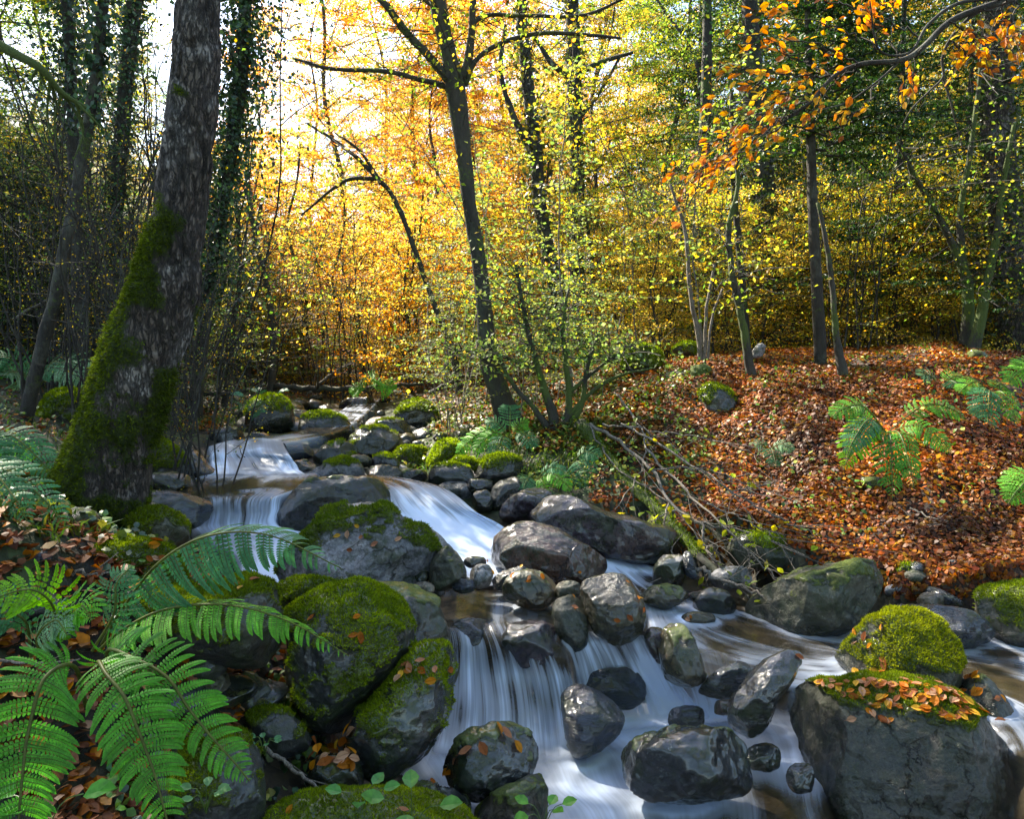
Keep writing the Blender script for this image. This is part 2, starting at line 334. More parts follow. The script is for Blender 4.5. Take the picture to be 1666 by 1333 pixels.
# ------------------------------------------------------------------ water ribbons  (px, py, z, foam)
def ribbon_pts(rows, nu=48, nv=140):
    n = max(len(r) for r in rows)
    G = np.array([spline([[*PZ(p[0], p[1], p[2]), p[3]] for p in r], nu) for r in rows])   # rows, nu, 4
    out = np.stack([spline(G[:, i], nv) for i in range(nu)], 1)                            # nv, nu, 4
    return out
WZ = []
RIB = {
 'far': [[(590, 636, -.60, .1), (630, 638, -.60, .1)], [(555, 666, -.66, .4), (600, 672, -.66, .3)], [(490, 698, -.69, .05), (560, 700, -.69, .2)], [(370, 716, -.72, .4), (470, 722, -.72, .5)]],
 'upper': [[(330, 728, -.71, .45), (400, 712, -.71, .5), (465, 716, -.71, .5)], [(335, 738, -.74, .8), (400, 731, -.74, .65), (480, 738, -.74, .75)],
           [(335, 750, -.79, .75), (410, 745, -.79, .5), (490, 752, -.79, .8)], [(335, 764, -.84, .85), (420, 762, -.84, .6), (495, 764, -.84, .85)], [(330, 776, -.87, .7), (430, 778, -.87, .7), (515, 776, -.87, .6)]],
 'left': [[(340, 768, -.865, .7), (430, 770, -.865, .65), (530, 768, -.865, .5)], [(280, 786, -.87, .15), (400, 788, -.87, .15), (530, 785, -.87, .15)], [(290, 803, -.88, .1), (400, 801, -.88, .25), (500, 798, -.88, .3)],
          [(315, 812, -.90, .3), (390, 812, -.90, .3), (470, 809, -.90, .6)], [(312, 832, -.98, .6), (390, 834, -.98, .42), (462, 832, -.98, .75)], [(308, 856, -1.06, .8), (390, 858, -1.06, .6), (462, 856, -1.06, .85)],
          [(330, 880, -1.10, .5), (420, 878, -1.10, .6), (530, 872, -1.10, .6)], [(380, 905, -1.13, .6), (430, 905, -1.13, .7), (500, 900, -1.13, .6)], [(390, 940, -1.18, .9), (440, 940, -1.18, .9), (490, 935, -1.18, .8)], [(400, 965, -1.22, .7), (440, 965, -1.22, .7), (500, 965, -1.22, .7)]],
 'middle': [[(560, 775, -.87, .15), (600, 772, -.87, .15), (650, 776, -.87, .15)], [(610, 792, -.90, .15), (655, 787, -.90, .3), (720, 790, -.90, .2)], [(622, 806, -.94, .5), (680, 802, -.94, .6), (750, 806, -.94, .6)],
            [(630, 826, -1.0, .7), (700, 822, -1.0, .75), (785, 832, -1.0, .8)], [(650, 850, -1.07, .9), (725, 846, -1.07, .95), (825, 850, -1.07, .9)], [(690, 885, -1.14, 1.), (760, 880, -1.14, 1.1), (850, 870, -1.14, .9)],
            [(735, 925, -1.19, .95), (790, 915, -1.19, .95), (870, 895, -1.19, .8)], [(690, 965, -1.235, .2), (790, 955, -1.235, .2), (900, 940, -1.235, .2)]],
 'fall_left': [[(680, 965, -1.25, .1), (760, 955, -1.25, .1), (830, 965, -1.25, .12), (930, 985, -1.25, .1)], [(690, 1000, -1.255, .12), (760, 998, -1.255, .25), (830, 1008, -1.255, .3), (930, 1020, -1.255, .3)],
               [(716, 1022, -1.27, .5), (770, 1020, -1.27, .5), (835, 1028, -1.27, .3), (925, 1040, -1.27, .4)], [(724, 1046, -1.32, .7), (780, 1048, -1.32, .6), (850, 1062, -1.33, .2), (930, 1066, -1.33, .4)],
               [(722, 1090, -1.43, .8), (785, 1092, -1.43, .65), (862, 1098, -1.43, .75), (940, 1098, -1.42, .6)], [(712, 1140, -1.53, .75), (790, 1145, -1.53, .65), (870, 1145, -1.53, .7), (948, 1140, -1.53, .6)],
               [(700, 1195, -1.62, .85), (790, 1200, -1.62, .8), (875, 1200, -1.62, .8), (955, 1195, -1.62, .8)], [(680, 1245, -1.665, .95), (800, 1255, -1.665, .95), (880, 1260, -1.665, .95), (965, 1250, -1.665, .9)]],
 'fall_right': [[(900, 1046, -1.29, .3), (960, 1030, -1.29, .4), (1020, 1036, -1.29, .4), (1075, 1045, -1.29, .4)], [(915, 1062, -1.33, .5), (970, 1050, -1.33, .6), (1030, 1052, -1.33, .65), (1085, 1068, -1.33, .7)],
                [(925, 1092, -1.42, .6), (985, 1080, -1.42, .6), (1045, 1082, -1.42, .75), (1105, 1098, -1.42, .8)], [(935, 1135, -1.54, .6), (1000, 1122, -1.54, .6), (1065, 1122, -1.54, .75), (1130, 1132, -1.54, .85)],
                [(940, 1180, -1.63, .8), (1010, 1165, -1.63, .85), (1080, 1158, -1.63, .85), (1160, 1155, -1.63, .9)], [(940, 1215, -1.668, .9), (1015, 1200, -1.668, .95), (1090, 1190, -1.668, .9), (1190, 1180, -1.668, .9)]],
 'lower': [[(640, 1150, -1.67, 0.61), (850, 1150, -1.67, 0.61), (1080, 1140, -1.67, 0.48), (1350, 1120, -1.67, 0.34)], [(640, 1200, -1.67, 0.61), (870, 1200, -1.67, 0.61), (1100, 1170, -1.67, 0.54), (1350, 1160, -1.67, 0.48)],
           [(660, 1240, -1.67, 0.61), (900, 1240, -1.67, 0.68), (1150, 1200, -1.67, 0.48), (1360, 1200, -1.67, 0.48)], [(700, 1290, -1.67, 0.48), (920, 1280, -1.67, 0.65), (1180, 1262, -1.67, 0.51), (1360, 1260, -1.67, 0.51)],
           [(760, 1340, -1.67, 0.34), (960, 1320, -1.67, 0.58), (1200, 1305, -1.67, 0.20), (1360, 1310, -1.67, 0.07)], [(760, 1440, -1.67, 0.27), (980, 1400, -1.67, 0.34), (1200, 1400, -1.67, 0.00), (1400, 1400, -1.67, 0.00)], [(740, 1600, -1.67, 0.27), (980, 1600, -1.67, 0.20), (1200, 1600, -1.67, 0.00), (1420, 1600, -1.67, 0.00)]],
 'right': [[(960, 915, -1.27, .7), (1000, 900, -1.27, .8), (1020, 895, -1.27, .6)], [(1000, 945, -1.33, .7), (1040, 935, -1.33, .6), (1075, 925, -1.33, .6)], [(1040, 985, -1.38, .4), (1085, 965, -1.38, .15), (1150, 940, -1.38, .1)],
           [(1060, 1040, -1.40, .5), (1110, 1000, -1.40, .5), (1180, 955, -1.40, .1)], [(1110, 1100, -1.42, .2), (1180, 1040, -1.42, .35), (1260, 980, -1.42, .1)], [(1240, 1125, -1.44, .1), (1330, 1075, -1.44, .25), (1420, 1015, -1.44, .2)],
           [(1420, 1130, -1.46, .1), (1540, 1080, -1.46, .2), (1620, 1025, -1.46, .15)], [(1610, 1190, -1.49, .15), (1720, 1120, -1.49, .45), (1800, 1050, -1.5, .3)], [(1640, 1360, -1.53, .1), (1850, 1240, -1.53, .4), (2050, 1150, -1.53, .3)], [(1560, 1800, -1.58, .1), (2000, 1550, -1.55, .3), (2400, 1300, -1.55, .2)]],
 'spill': [[(1105, 1085, -1.42, .4), (1150, 1060, -1.42, .4), (1210, 1070, -1.42, .3)], [(1110, 1115, -1.50, .6), (1165, 1110, -1.50, .6), (1230, 1120, -1.50, .4)], [(1120, 1150, -1.62, .8), (1180, 1145, -1.62, .8), (1240, 1160, -1.62, .6)], [(1110, 1190, -1.665, .9), (1190, 1180, -1.665, .9), (1250, 1190, -1.665, .7)]],
}
RIBP = {k: ribbon_pts(r) for k, r in RIB.items()}
WPTS = np.concatenate([g[::2, ::2, :3].reshape(-1, 3) for g in RIBP.values()])

# ------------------------------------------------------------------ terrain
TC = [P(*q) for q in [
 # left bank, near
 (0, 1333, 1.75), (150, 1333, 1.85), (300, 1320, 2.1), (420, 1333, 2.2), (0, 1080, 2.1), (120, 1060, 2.15), (250, 1080, 2.2), (60, 940, 2.3), (200, 905, 2.6), (-200, 900, 2.0), (-300, 1300, 1.6),
 (330, 960, 2.9), (60, 860, 3.0), (150, 872, 3.2), (260, 850, 3.6), (0, 800, 3.6), (60, 760, 4.4), (200, 770, 4.6), (0, 690, 5.0), (120, 690, 6.0), (-200, 700, 4.5), (0, 620, 8.0), (200, 660, 8.0), (280, 720, 6.6),
 (330, 690, 8.0), (300, 640, 10.5), (400, 640, 11), (-300, 600, 9.), (470, 640, 12.5),
 # middle bank between the streams and behind
 (600, 760, 6.5), (560, 720, 7.6), (640, 720, 7.6), (680, 700, 8.2), (700, 650, 9.5), (640, 630, 13), (740, 740, 6.7), (800, 730, 6.6), (850, 690, 7.0), (780, 670, 8.5), (900, 690, 6.6), (760, 640, 10), (900, 620, 9),
 (880, 740, 6.1), (860, 790, 5.6), (940, 700, 6.4), (1000, 640, 7.5), (980, 790, 5.5), (1050, 720, 5.9), (1100, 850, 5.1), (950, 860, 5.1), (1120, 920, 4.55), (1200, 940, 4.3),
 # right bank
 (1200, 860, 4.8), (1200, 760, 5.4), (1150, 660, 6.4), (1100, 600, 7.6), (1250, 580, 7.8), (1330, 582, 7.6), (1450, 572, 7.8), (1600, 580, 7.4), (1750, 590, 7.2), (1300, 660, 6.2), (1450, 640, 6.3), (1600, 650, 6.1),
 (1300, 760, 5.3), (1440, 720, 5.4), (1600, 740, 5.2), (1750, 720, 5.3), (1350, 860, 4.75), (1500, 850, 4.75), (1650, 860, 4.6), (1300, 930, 4.35), (1450, 945, 4.3), (1600, 950, 4.15), (1750, 960, 4.0), (1900, 850, 4.5)]]
TC += [np.array(q) for q in [(2., 10., -.15), (6., 10., -.1), (10, 9., .3), (3, 13, -.3), (8, 14, -.2), (-1, 14, -.45), (-3, 18, -.3), (0, 20, -.3), (6, 20, -.2), (12, 16, .2), (-6, 12, .4), (-9, 9, 1.2), (-8, 16, 1.5), (-12, 14, 3),
   (-14, 24, 5), (-6, 28, .8), (0, 30, .3), (8, 30, .3), (18, 28, 1.2), (16, 10, 1.), (20, 5, 1.5), (-10, 3, 1.), (-6, 5, .2), (-16, 0, 3), (-4, 0, -.8), (-2.5, 1, -1.), (3.5, 1.5, -1.9), (7, 2.5, -1.7), (12, 2, -.8), (0, -2, -1.9), (-6, -6, -.5), (6, -6, -1.6), (16, -6, 0), (-16, -6, 2),
   (-30, 40, 12), (0, 50, 2), (-12, 50, 3), (30, 45, 3), (45, 20, 4), (-45, 10, 12), (0, 90, 6), (60, 80, 8), (-60, 80, 26), (0, 150, 14), (90, 150, 16), (-60, 150, 30), (-100, 60, 30), (110, 40, 12), (-60, -40, 8), (60, -40, 4), (0, -50, 0)]]
for g in RIBP.values():
    for i in range(0, 140, 23):
        for j in (12, 35):
            q = g[i, j, :3].copy(); q[2] -= .2; TC.append(q)
TC = np.array(TC)
keep = []
for i in range(len(TC)):          # thin out near duplicates
    if all(np.hypot(*(TC[i, :2]-TC[j, :2])) > .12+.02*TC[i, 1] for j in keep): keep.append(i)
TC = TC[keep]
def tps_fit(X, z, lam):
    d = np.linalg.norm(X[:, None]-X[None], axis=-1); K = np.where(d > 0, d**2*np.log(d+1e-12), 0)+np.eye(len(X))*lam
    Pm = np.hstack([np.ones((len(X), 1)), X]); A = np.block([[K, Pm], [Pm.T, np.zeros((3, 3))]])
    return np.linalg.solve(A, np.concatenate([z, np.zeros(3)]))
TW = tps_fit(TC[:, :2], TC[:, 2], .02)
def tps(X):
    out = np.empty(len(X))
    for s in range(0, len(X), 20000):
        x = X[s:s+20000]; d2 = ((x[:, None]-TC[None, :, :2])**2).sum(-1)
        out[s:s+20000] = (.5*d2*np.log(d2+1e-12))@TW[:-3]+TW[-3]+x@TW[-2:]
    return out
def axis_(lo, a, b, hi, st, gr):
    c = list(np.arange(a, b, st)); s = st; x = b
    while x < hi: c.append(x); s *= gr; x += s
    s = st; x = a-st
    while x > lo: c.insert(0, x); s *= gr; x -= s
    return np.array(c)
GX = axis_(-220, -5, 6, 220, .055, 1.09); GY = axis_(-60, .9, 9., 260, .055, 1.06)
XX, YY = np.meshgrid(GX, GY); XY = np.stack([XX.ravel(), YY.ravel()], 1)
Z = tps(XY)
q3 = np.hstack([XY, np.zeros((len(XY), 1))])
bank = sstep(-1.5, -1.0, Z)
Z = Z+fbm(q3*1.3, 3)*(.07+.09*sstep(1., 2., XY[:, 0])*sstep(4.2, 5., XY[:, 1])*sstep(12, 8, XY[:, 1]))+fbm(q3*5, 3)*.03+np.clip((np.hypot(XY[:, 0], XY[:, 1])-12)/30, 0, 1)*fbm(q3*.2, 3)*.8
# carve the bed under the water
near = (XY[:, 0] > -6) & (XY[:, 0] < 6.5) & (XY[:, 1] > .8) & (XY[:, 1] < 14)
idx = np.where(near)[0]; cell = {}
for k, (a, b) in enumerate(np.floor(WPTS[:, :2]/.15).astype(int)): cell.setdefault((a, b), []).append(WPTS[k, 2])
cz = {k: min(v) for k, v in cell.items()}
for i in idx:
    a, b = int(math.floor(XY[i, 0]/.15)), int(math.floor(XY[i, 1]/.15)); mn = 9
    for da in (-1, 0, 1):
        for db in (-1, 0, 1):
            v = cz.get((a+da, b+db))
            if v is not None and v < mn: mn = v
    if mn < 9: Z[i] = min(Z[i], mn-.10)
ZG = Z.reshape(XX.shape)
def Tz(x, y):
    x = np.asarray(x, float); y = np.asarray(y, float)
    i = np.clip(np.searchsorted(GX, x)-1, 0, len(GX)-2); j = np.clip(np.searchsorted(GY, y)-1, 0, len(GY)-2)
    fx = np.clip((x-GX[i])/(GX[i+1]-GX[i]), 0, 1); fy = np.clip((y-GY[j])/(GY[j+1]-GY[j]), 0, 1)
    return (ZG[j, i]*(1-fx)+ZG[j, i+1]*fx)*(1-fy)+(ZG[j+1, i]*(1-fx)+ZG[j+1, i+1]*fx)*fy
X_, Y_ = XY[:, 0], XY[:, 1]
rightness = sstep(.5, 1.3, X_-(1.1-.12*(Y_-5)))
n_a = fbm(q3*.9+5, 4); n_b = fbm(q3*3+9, 3)
soil = np.array([.014, .01, .007]); rust = np.array([.035, .014, .007]); moss = np.array([.028, .042, .01]); bed = np.array([.06, .045, .028]); far = np.array([.05, .03, .012])
colg = soil+(rust-soil)*(rightness*np.clip(.75+n_a, 0, 1))[:, None]
gm = np.clip(sstep(0, .35, n_a+.3*(1-rightness)+.25*sstep(1.2, .4, np.abs(X_-.3))*sstep(5, 6, Y_)), 0, 1)*(1-rightness*.85)
colg = colg+(moss-colg)*gm[:, None]
colg = colg+(bed-colg)*(sstep(-1.05, -1.25, Z)*(1-rightness))[:, None]
colg = colg+(far-colg)*sstep(14, 24, np.hypot(X_, Y_))[:, None]
mb = MB(); ny, nx = XX.shape
i, j = np.meshgrid(np.arange(ny-1), np.arange(nx-1), indexing='ij'); b0 = (i*nx+j).ravel()
mb.add(np.hstack([XY, Z[:, None]]), np.stack([b0, b0+1, b0+nx+1, b0+nx], 1), colg)
tag(obj('ground', mb.mesh('ground', M['ground'])), 'forest floor of leaf litter, soil and moss sloping down to the stream', None, None, 'structure')

# distant wooded hill, haze painted in as a blue tint
mb = MB(); a = np.linspace(R(-75), R(40), 160); h = np.linspace(0, 1, 30)
A_, H_ = np.meshgrid(a, h); rr = 230+150*H_
top = 34+62*np.exp(-((A_-R(-30))/R(9))**2)+50*np.exp(-((A_-R(-60))/R(18))**2)+fbm(np.stack([A_.ravel()*14, H_.ravel()*3, 0*A_.ravel()], 1), 4).reshape(A_.shape)*10
V = np.stack([np.sin(A_)*rr, np.cos(A_)*rr, top*np.sin(H_*math.pi/2)*.95], -1).reshape(-1, 3)
V[:, 2] += fbm(V*.08, 3)*5
i, j = np.meshgrid(np.arange(29), np.arange(159), indexing='ij'); b0 = (i*160+j).ravel()
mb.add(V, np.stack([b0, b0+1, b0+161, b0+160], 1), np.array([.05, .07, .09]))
tag(obj('hill', mb.mesh('hill', M['ground'])), 'distant wooded hill tinted blue for haze, seen through the gap behind the left trunks', None, None, 'structure')

# ------------------------------------------------------------------ water objects
def build_ribbon(key, name, label, kind='structure'):
    g = RIBP[key]; nv, nu, _ = g.shape; V = g[:, :, :3].reshape(-1, 3).copy(); foam = g[:, :, 3].ravel()
    U, W_ = np.meshgrid(np.linspace(0, 1, nu), np.linspace(0, 1, nv))
    seg = np.linalg.norm(np.diff(g[:, :, :3].mean(1), axis=0), axis=1); ln = np.concatenate([[0], np.cumsum(seg)])
    wd = np.linalg.norm(g[:, 0, :3]-g[:, -1, :3], axis=1).mean()
    steep = np.clip(-np.gradient(g[:, :, 2], axis=0)/np.maximum(np.linalg.norm(np.gradient(g[:, :, :3], axis=0), axis=2), 1e-5), 0, 1).ravel()
    ue = np.clip(1-np.minimum(U.ravel(), 1-U.ravel())/.07, 0, 1); V[:, 2] -= ue**2*(.16 if key in ('far', 'right', 'upper', 'left') else .07)
    q = np.stack([U.ravel()*wd*14, (ln[:, None]+U*0).ravel()*2.2, U.ravel()*0+len(key)*1.7], 1)
    V[:, 2] += noise(q)*.034*steep; V[:, 1] -= np.abs(noise(q*np.array([2.3, 1, 1])))*.03*steep
    V[:, 2] += fbm(V*2.5, 2)*.008-(.01 if key == 'lower' else 0)
    RB = np.vstack(BO); md = np.full(len(V), 9.)
    RB = RB[(RB[:, 0] > V[:, 0].min()-.2) & (RB[:, 0] < V[:, 0].max()+.2) & (RB[:, 1] > V[:, 1].min()-.2) & (RB[:, 1] < V[:, 1].max()+.2)]
    for s0 in range(0, len(V), 4000):
        if len(RB): md[s0:s0+4000] = np.sqrt(((V[s0:s0+4000, None, :2]-RB[None, :, :2])**2).sum(-1).min(1))
    ring = np.exp(-(md/.035)**2); base_f = {'right': .35, 'lower': .35, 'fall_left': .2, 'fall_right': .2}.get(key, .15)
    foam = foam+ring*base_f+(fbm(V*np.array([3., 3., 3.]), 3)*(.45 if key in ('lower', 'right') else .6 if 'fall' in key else .25)); V[:, 2] += ring*.006
    edge = sstep(0, .07, U.ravel())*sstep(0, .07, 1-U.ravel()) if key not in ('lower',) else np.ones(nu*nv)
    edge = edge*(sstep(0, .04, W_.ravel()) if key not in ('lower', 'far') else 1)*(sstep(0, .16, 1-W_.ravel()) if key in ('fall_left', 'fall_right', 'spill', 'upper') else 1)
    mb = MB(); i, j = np.meshgrid(np.arange(nv-1), np.arange(nu-1), indexing='ij'); b0 = (i*nu+j).ravel()
    F = np.stack([b0, b0+nu, b0+nu+1, b0+1], 1); mb.add(V, F)
    me = mb.mesh(name, M['water'], True, {'foam': foam, 'edge': edge, 'fall': np.clip(steep*1.6, 0, 1)})
    uvl = me.uv_layers.new(name='flow'); vi = F.ravel()
    uu = np.stack([U.ravel()[vi]*wd, (ln[:, None]+U*0).ravel()[vi]], 1)
    uvl.data.foreach_set('uv', uu.ravel().astype(np.float32))
    return tag(obj(name, me), label, None, None, kind)
# ------------------------------------------------------------------ boulders
def ico(n):
    t = (1+5**.5)/2
    v = [(-1, t, 0), (1, t, 0), (-1, -t, 0), (1, -t, 0), (0, -1, t), (0, 1, t), (0, -1, -t), (0, 1, -t), (t, 0, -1), (t, 0, 1), (-t, 0, -1), (-t, 0, 1)]
    f = [(0, 11, 5), (0, 5, 1), (0, 1, 7), (0, 7, 10), (0, 10, 11), (1, 5, 9), (5, 11, 4), (11, 10, 2), (10, 7, 6), (7, 1, 8), (3, 9, 4), (3, 4, 2), (3, 2, 6), (3, 6, 8), (3, 8, 9), (4, 9, 5), (2, 4, 11), (6, 2, 10), (8, 6, 7), (9, 8, 1)]
    v = nrm(np.array(v, float)); f = np.array(f)
    for _ in range(n):
        e = np.sort(np.concatenate([f[:, [0, 1]], f[:, [1, 2]], f[:, [2, 0]]]), 1)
        u, inv = np.unique(e, axis=0, return_inverse=True); inv = inv.ravel()
        mid = nrm(v[u[:, 0]]+v[u[:, 1]]); k = len(f); m = inv+len(v)
        a, b, c = m[:k], m[k:2*k], m[2*k:]
        v = np.vstack([v, mid])
        f = np.concatenate([np.stack([f[:, 0], a, c], 1), np.stack([f[:, 1], b, a], 1), np.stack([f[:, 2], c, b], 1), np.stack([a, b, c], 1)])
    return v, f
ICO = {n: ico(n) for n in (2, 3, 4, 5, 6)}
def vnormals(V, F):
    fn = np.cross(V[F[:, 1]]-V[F[:, 0]], V[F[:, 2]]-V[F[:, 0]]); n = np.zeros_like(V)
    for k in range(3): np.add.at(n, F[:, k], fn)
    return nrm(n)
TUFTS = 0; BO = []
def water_level(x, y):
    d = (WPTS[:, 0]-x)**2+(WPTS[:, 1]-y)**2; k = d.argmin()
    return WPTS[k, 2] if d[k] < .5 else -9
def boulder(outline, d, style, label, moss=0., name='boulder', depth=.85, facets=5, ztop=None, sub=None, rough=.07, cuts=(), wetn=.0, tuft=True, seed=None, group=None, mosscol=None, cat='boulder', sharp=.8):
    """solid stone of real thickness: an outline in the photo, the distance of its middle and a depth factor"""
    global TUFTS
    seed = seed if seed is not None else (abs(int(outline[0][0]*7+outline[0][1]*13)) % 1000)
    rg = np.random.default_rng(seed)
    if len(outline) == 2:
        (x0, y0), (x1, y1) = outline; cx, cy, rx, ry = (x0+x1)/2, (y0+y1)/2, (x1-x0)/2, (y1-y0)/2
        outline = [(cx+rx*(1+rg.uniform(-.08, .06))*np.sign(math.cos(t))*abs(math.cos(t))**.85, cy-ry*(1+rg.uniform(-.07, .07))*np.sign(math.sin(t))*abs(math.sin(t))**.85) for t in np.linspace(0, 2*math.pi, 11)[:-1]+rg.uniform(0, .4)]
    ol = np.array(outline, float); cxy = (ol.max(0)+ol.min(0))/2
    c = P(cxy[0], cxy[1], d); w_ = c/np.linalg.norm(c); dist = np.linalg.norm(c)
    r_ = nrm(np.cross(w_, [0, 0, 1])); u_ = np.cross(r_, w_)
    pl = []
    for px, py in ol:
        rr = ray(px, py); q = rr*(dist/(rr@w_))-c; pl.append((q@r_, q@u_))
    pl = np.array(pl); k = len(pl); cl = spline(np.vstack([pl[-2:], pl, pl[:3]]), 40*(k+4)); 
    th = np.arctan2(cl[:, 1], cl[:, 0]); rad = np.hypot(cl[:, 0], cl[:, 1]); o_ = np.argsort(th); th, rad = th[o_], rad[o_]
    size = math.sqrt(max(rad.mean(), 1e-4)**2)
    if sub is None: sub = 6 if size/dist*FPX > 94 else 5 if size/dist*FPX > 52 else (4 if size/dist*FPX > 17 else 3)
    D, F = ICO[sub]; F = F[:, ::-1]
    a, b, e = D[:, 0], D[:, 1], D[:, 2]; s = np.hypot(a, b); tt = np.arctan2(b, a)
    Rr = np.interp(tt, th, rad, period=2*math.pi)
    blend = sstep(0, .5, s); Rr = Rr*blend+size*(1-blend)
    pr = Rr*s**sharp; dp = np.sign(e)*np.abs(e)**sharp*size*depth
    V = pr[:, None]*(np.cos(tt)[:, None]*r_+np.sin(tt)[:, None]*u_)+dp[:, None]*w_
    for kf in range(facets+(4 if moss < .4 else 1)):         # flattish broken faces
        n_ = nrm(-w_*rg.uniform(.3, 1)+r_*rg.normal(0, .7)+u_*rg.normal(.1, .6)); hgt = (V@n_).max()*rg.uniform(.74, .92)
        V = V-n_*(np.maximum(0, V@n_-hgt)*rg.uniform(.75, 1.))[:, None]
    for n_, fr in cuts:
        n_ = nrm(np.array(n_, float)); hgt = (V@n_).max()*fr; V = V-n_*(np.maximum(0, V@n_-hgt)*.95)[:, None]
    if ztop is not None:
        hgt = ztop-c[2]; V[:, 2] = np.where(V[:, 2] > hgt, hgt+(V[:, 2]-hgt)*.12, V[:, 2])
    N0 = vnormals(V, F); off = rg.uniform(-50, 50, 3)
    V = V+N0*(fbm(V/size*1.3+off, 3)*size*rough*1.1+fbm(V/size*5+off, 4)*size*rough*.55-np.abs(fbm(V/size*2.6+off*1.3, 3))*size*rough*.8-np.maximum(0, noise(V*38+off)-.45)*.006)[:, None]
    Nn = vnormals(V, F); W_ = V+c
    mz = np.zeros(len(V))
    if moss > 0:
        mz = moss*1.15+(Nn[:, 2]-.45)*.75+fbm(V/size*1.7+off*2, 5)*1.0
    wl = water_level(c[0], c[1])
    wet = np.clip(wetn+sstep(.14, .0, W_[:, 2]-wl-fbm(W_*6, 2)*.05), 0, 1)
    mz = np.clip(mz-sstep(.12, .02, W_[:, 2]-wl)*1.0, 0, 1)
    if moss > 0:
        V = V+Nn*(sstep(.4, .7, mz)*(size*.03+.004)*(1+noise(W_*28)*.6))[:, None]
    sl_ = np.abs(W_[:, 2]-wl) < .03
    if sl_.any(): BO.append(W_[sl_][::max(1, int(sl_.sum()//90))])
    mb = MB(); mb.add(V, F); me = mb.mesh(name, M[style], True, {'moss': mz, 'wet': wet})
    o = obj(name, me, None, c); tag(o, label, cat, group)
    if moss > .25 and tuft and ((sub >= 5 and d < 6) or (sub >= 4 and d < 9.5)):
        fa = V[F]; ar = np.linalg.norm(np.cross(fa[:, 1]-fa[:, 0], fa[:, 2]-fa[:, 0]), axis=1)/2
        mf = mz[F].mean(1); fnv = nrm(Nn[F].mean(1)); vis = (fnv@w_) < .35
        wgt = ar*sstep(.42, .75, mf)*vis; tot = wgt.sum()
        nt_ = int(min(26000, tot*d**-2*1.0e6*(.55 if d < 5 else .9))); 
        if nt_ > 300:
            ti = rng.choice(len(F), nt_, p=wgt/tot); bc = rng.dirichlet((1, 1, 1), nt_); p = (fa[ti]*bc[:, :, None]).sum(1); n_ = fnv[ti]
            hh = rng.uniform(.006, .015, (nt_, 1))*(d/3)**.8; dr = nrm(n_+rng.normal(0, .55, (nt_, 3))+np.array([0, 0, .15])); sd = nrm(np.cross(dr, rng.normal(0, 1, (nt_, 3))))
            Vt = np.stack([p-sd*hh*.22, p+sd*hh*.22, p+dr*hh], 1).reshape(-1, 3)
            patch = (fbm(p/.09+off, 2)*.5+.5)[:, None]
            cc = mosscol if mosscol is not None else ((.045, .085, .012), (.27, .33, .035))
            col = (np.array(cc[0])*(1-patch)+np.array(cc[1])*patch)*rng.uniform(.55, 1.5, (nt_, 1))
            tb = MB(); tb.add(Vt, np.arange(nt_*3).reshape(-1, 3), np.repeat(col, 3, 0)); TUFTS += nt_
            tag(obj('moss', tb.mesh('moss', M['moss_tuft'], False), o), kind='stuff')
    return o
B = boulder
# nearest, left
B([(440, 1345), (480, 1304), (560, 1290), (640, 1289), (700, 1297), (750, 1318), (790, 1370), (700, 1460), (560, 1480), (440, 1420)], 2.15, 'dark', 'bright moss-covered stone at the bottom edge under green seedlings', 1.0, facets=0)
B([(463, 1050), (470, 1000), (520, 968), (590, 953), (640, 965), (668, 1000), (672, 1040), (655, 1100), (615, 1150), (560, 1195), (500, 1185), (470, 1130)], 2.75, 'dark', 'large rounded boulder thick with green moss, left of the main falls', .68, facets=2)
B([(560, 965), (640, 950), (690, 958), (715, 985), (738, 1050), (742, 1110), (690, 1150), (600, 1100)], 3.05, 'dark', 'dark boulder with moss only on its top edge behind the large rounded mossy boulder', .15, facets=3)
B([(742, 1085), (738, 1160), (700, 1220), (665, 1250), (610, 1275), (562, 1235), (575, 1170), (620, 1130), (660, 1075), (695, 1047), (728, 1052)], 2.62, 'wet', 'leaning wet boulder half covered with moss at the left edge of the main falls', .42, facets=3)
B([(330, 945), (400, 928), (440, 948), (462, 1000), (466, 1050), (440, 1078), (380, 1085), (300, 1075), (240, 1045), (200, 990), (250, 950)], 2.5, 'dark', 'broad mossy boulder under the arching fern fronds', .62, facets=1, ztop=-.78)
B([(95, 930), (120, 892), (180, 877), (240, 880), (285, 900), (300, 960), (240, 1010), (120, 1000)], 2.62, 'dark', 'low mossy hump strewn with dead leaves at the foot of the leaning tree', .75, facets=0)
B([(372, 1110), (400, 1095), (440, 1115), (450, 1160), (420, 1190), (375, 1170)], 2.55, 'dark', 'dark stone in the hollow under the broad mossy boulder', .1)
B([(270, 1070), (330, 1055), (372, 1100), (365, 1170), (300, 1190), (260, 1130)], 2.45, 'olive', 'shaded brown stone behind the tip of the middle fern frond', .1)
B([(300, 1200), (340, 1180), (400, 1190), (425, 1240), (430, 1330), (380, 1380), (300, 1370), (275, 1280)], 2.12, 'dark', 'shaded dark boulder right of the drooping fern fronds', .35, facets=6)
B([(400, 1165), (440, 1150), (490, 1175), (505, 1215), (460, 1235), (410, 1215)], 2.45, 'dark', 'dark mossy stone below the large rounded mossy boulder', .3)
B([(500, 1245), (540, 1225), (588, 1238), (590, 1280), (540, 1300), (500, 1285)], 2.4, 'wet', 'small wet black stone under the pile of dead leaves', .12)
B([(722, 1240), (740, 1205), (780, 1185), (820, 1178), (860, 1192), (874, 1230), (865, 1265), (830, 1298), (790, 1310), (745, 1302), (725, 1272)], 2.62, 'wet', 'round black boulder with a torn brown leaf on top in front of the main falls', .18, facets=1)
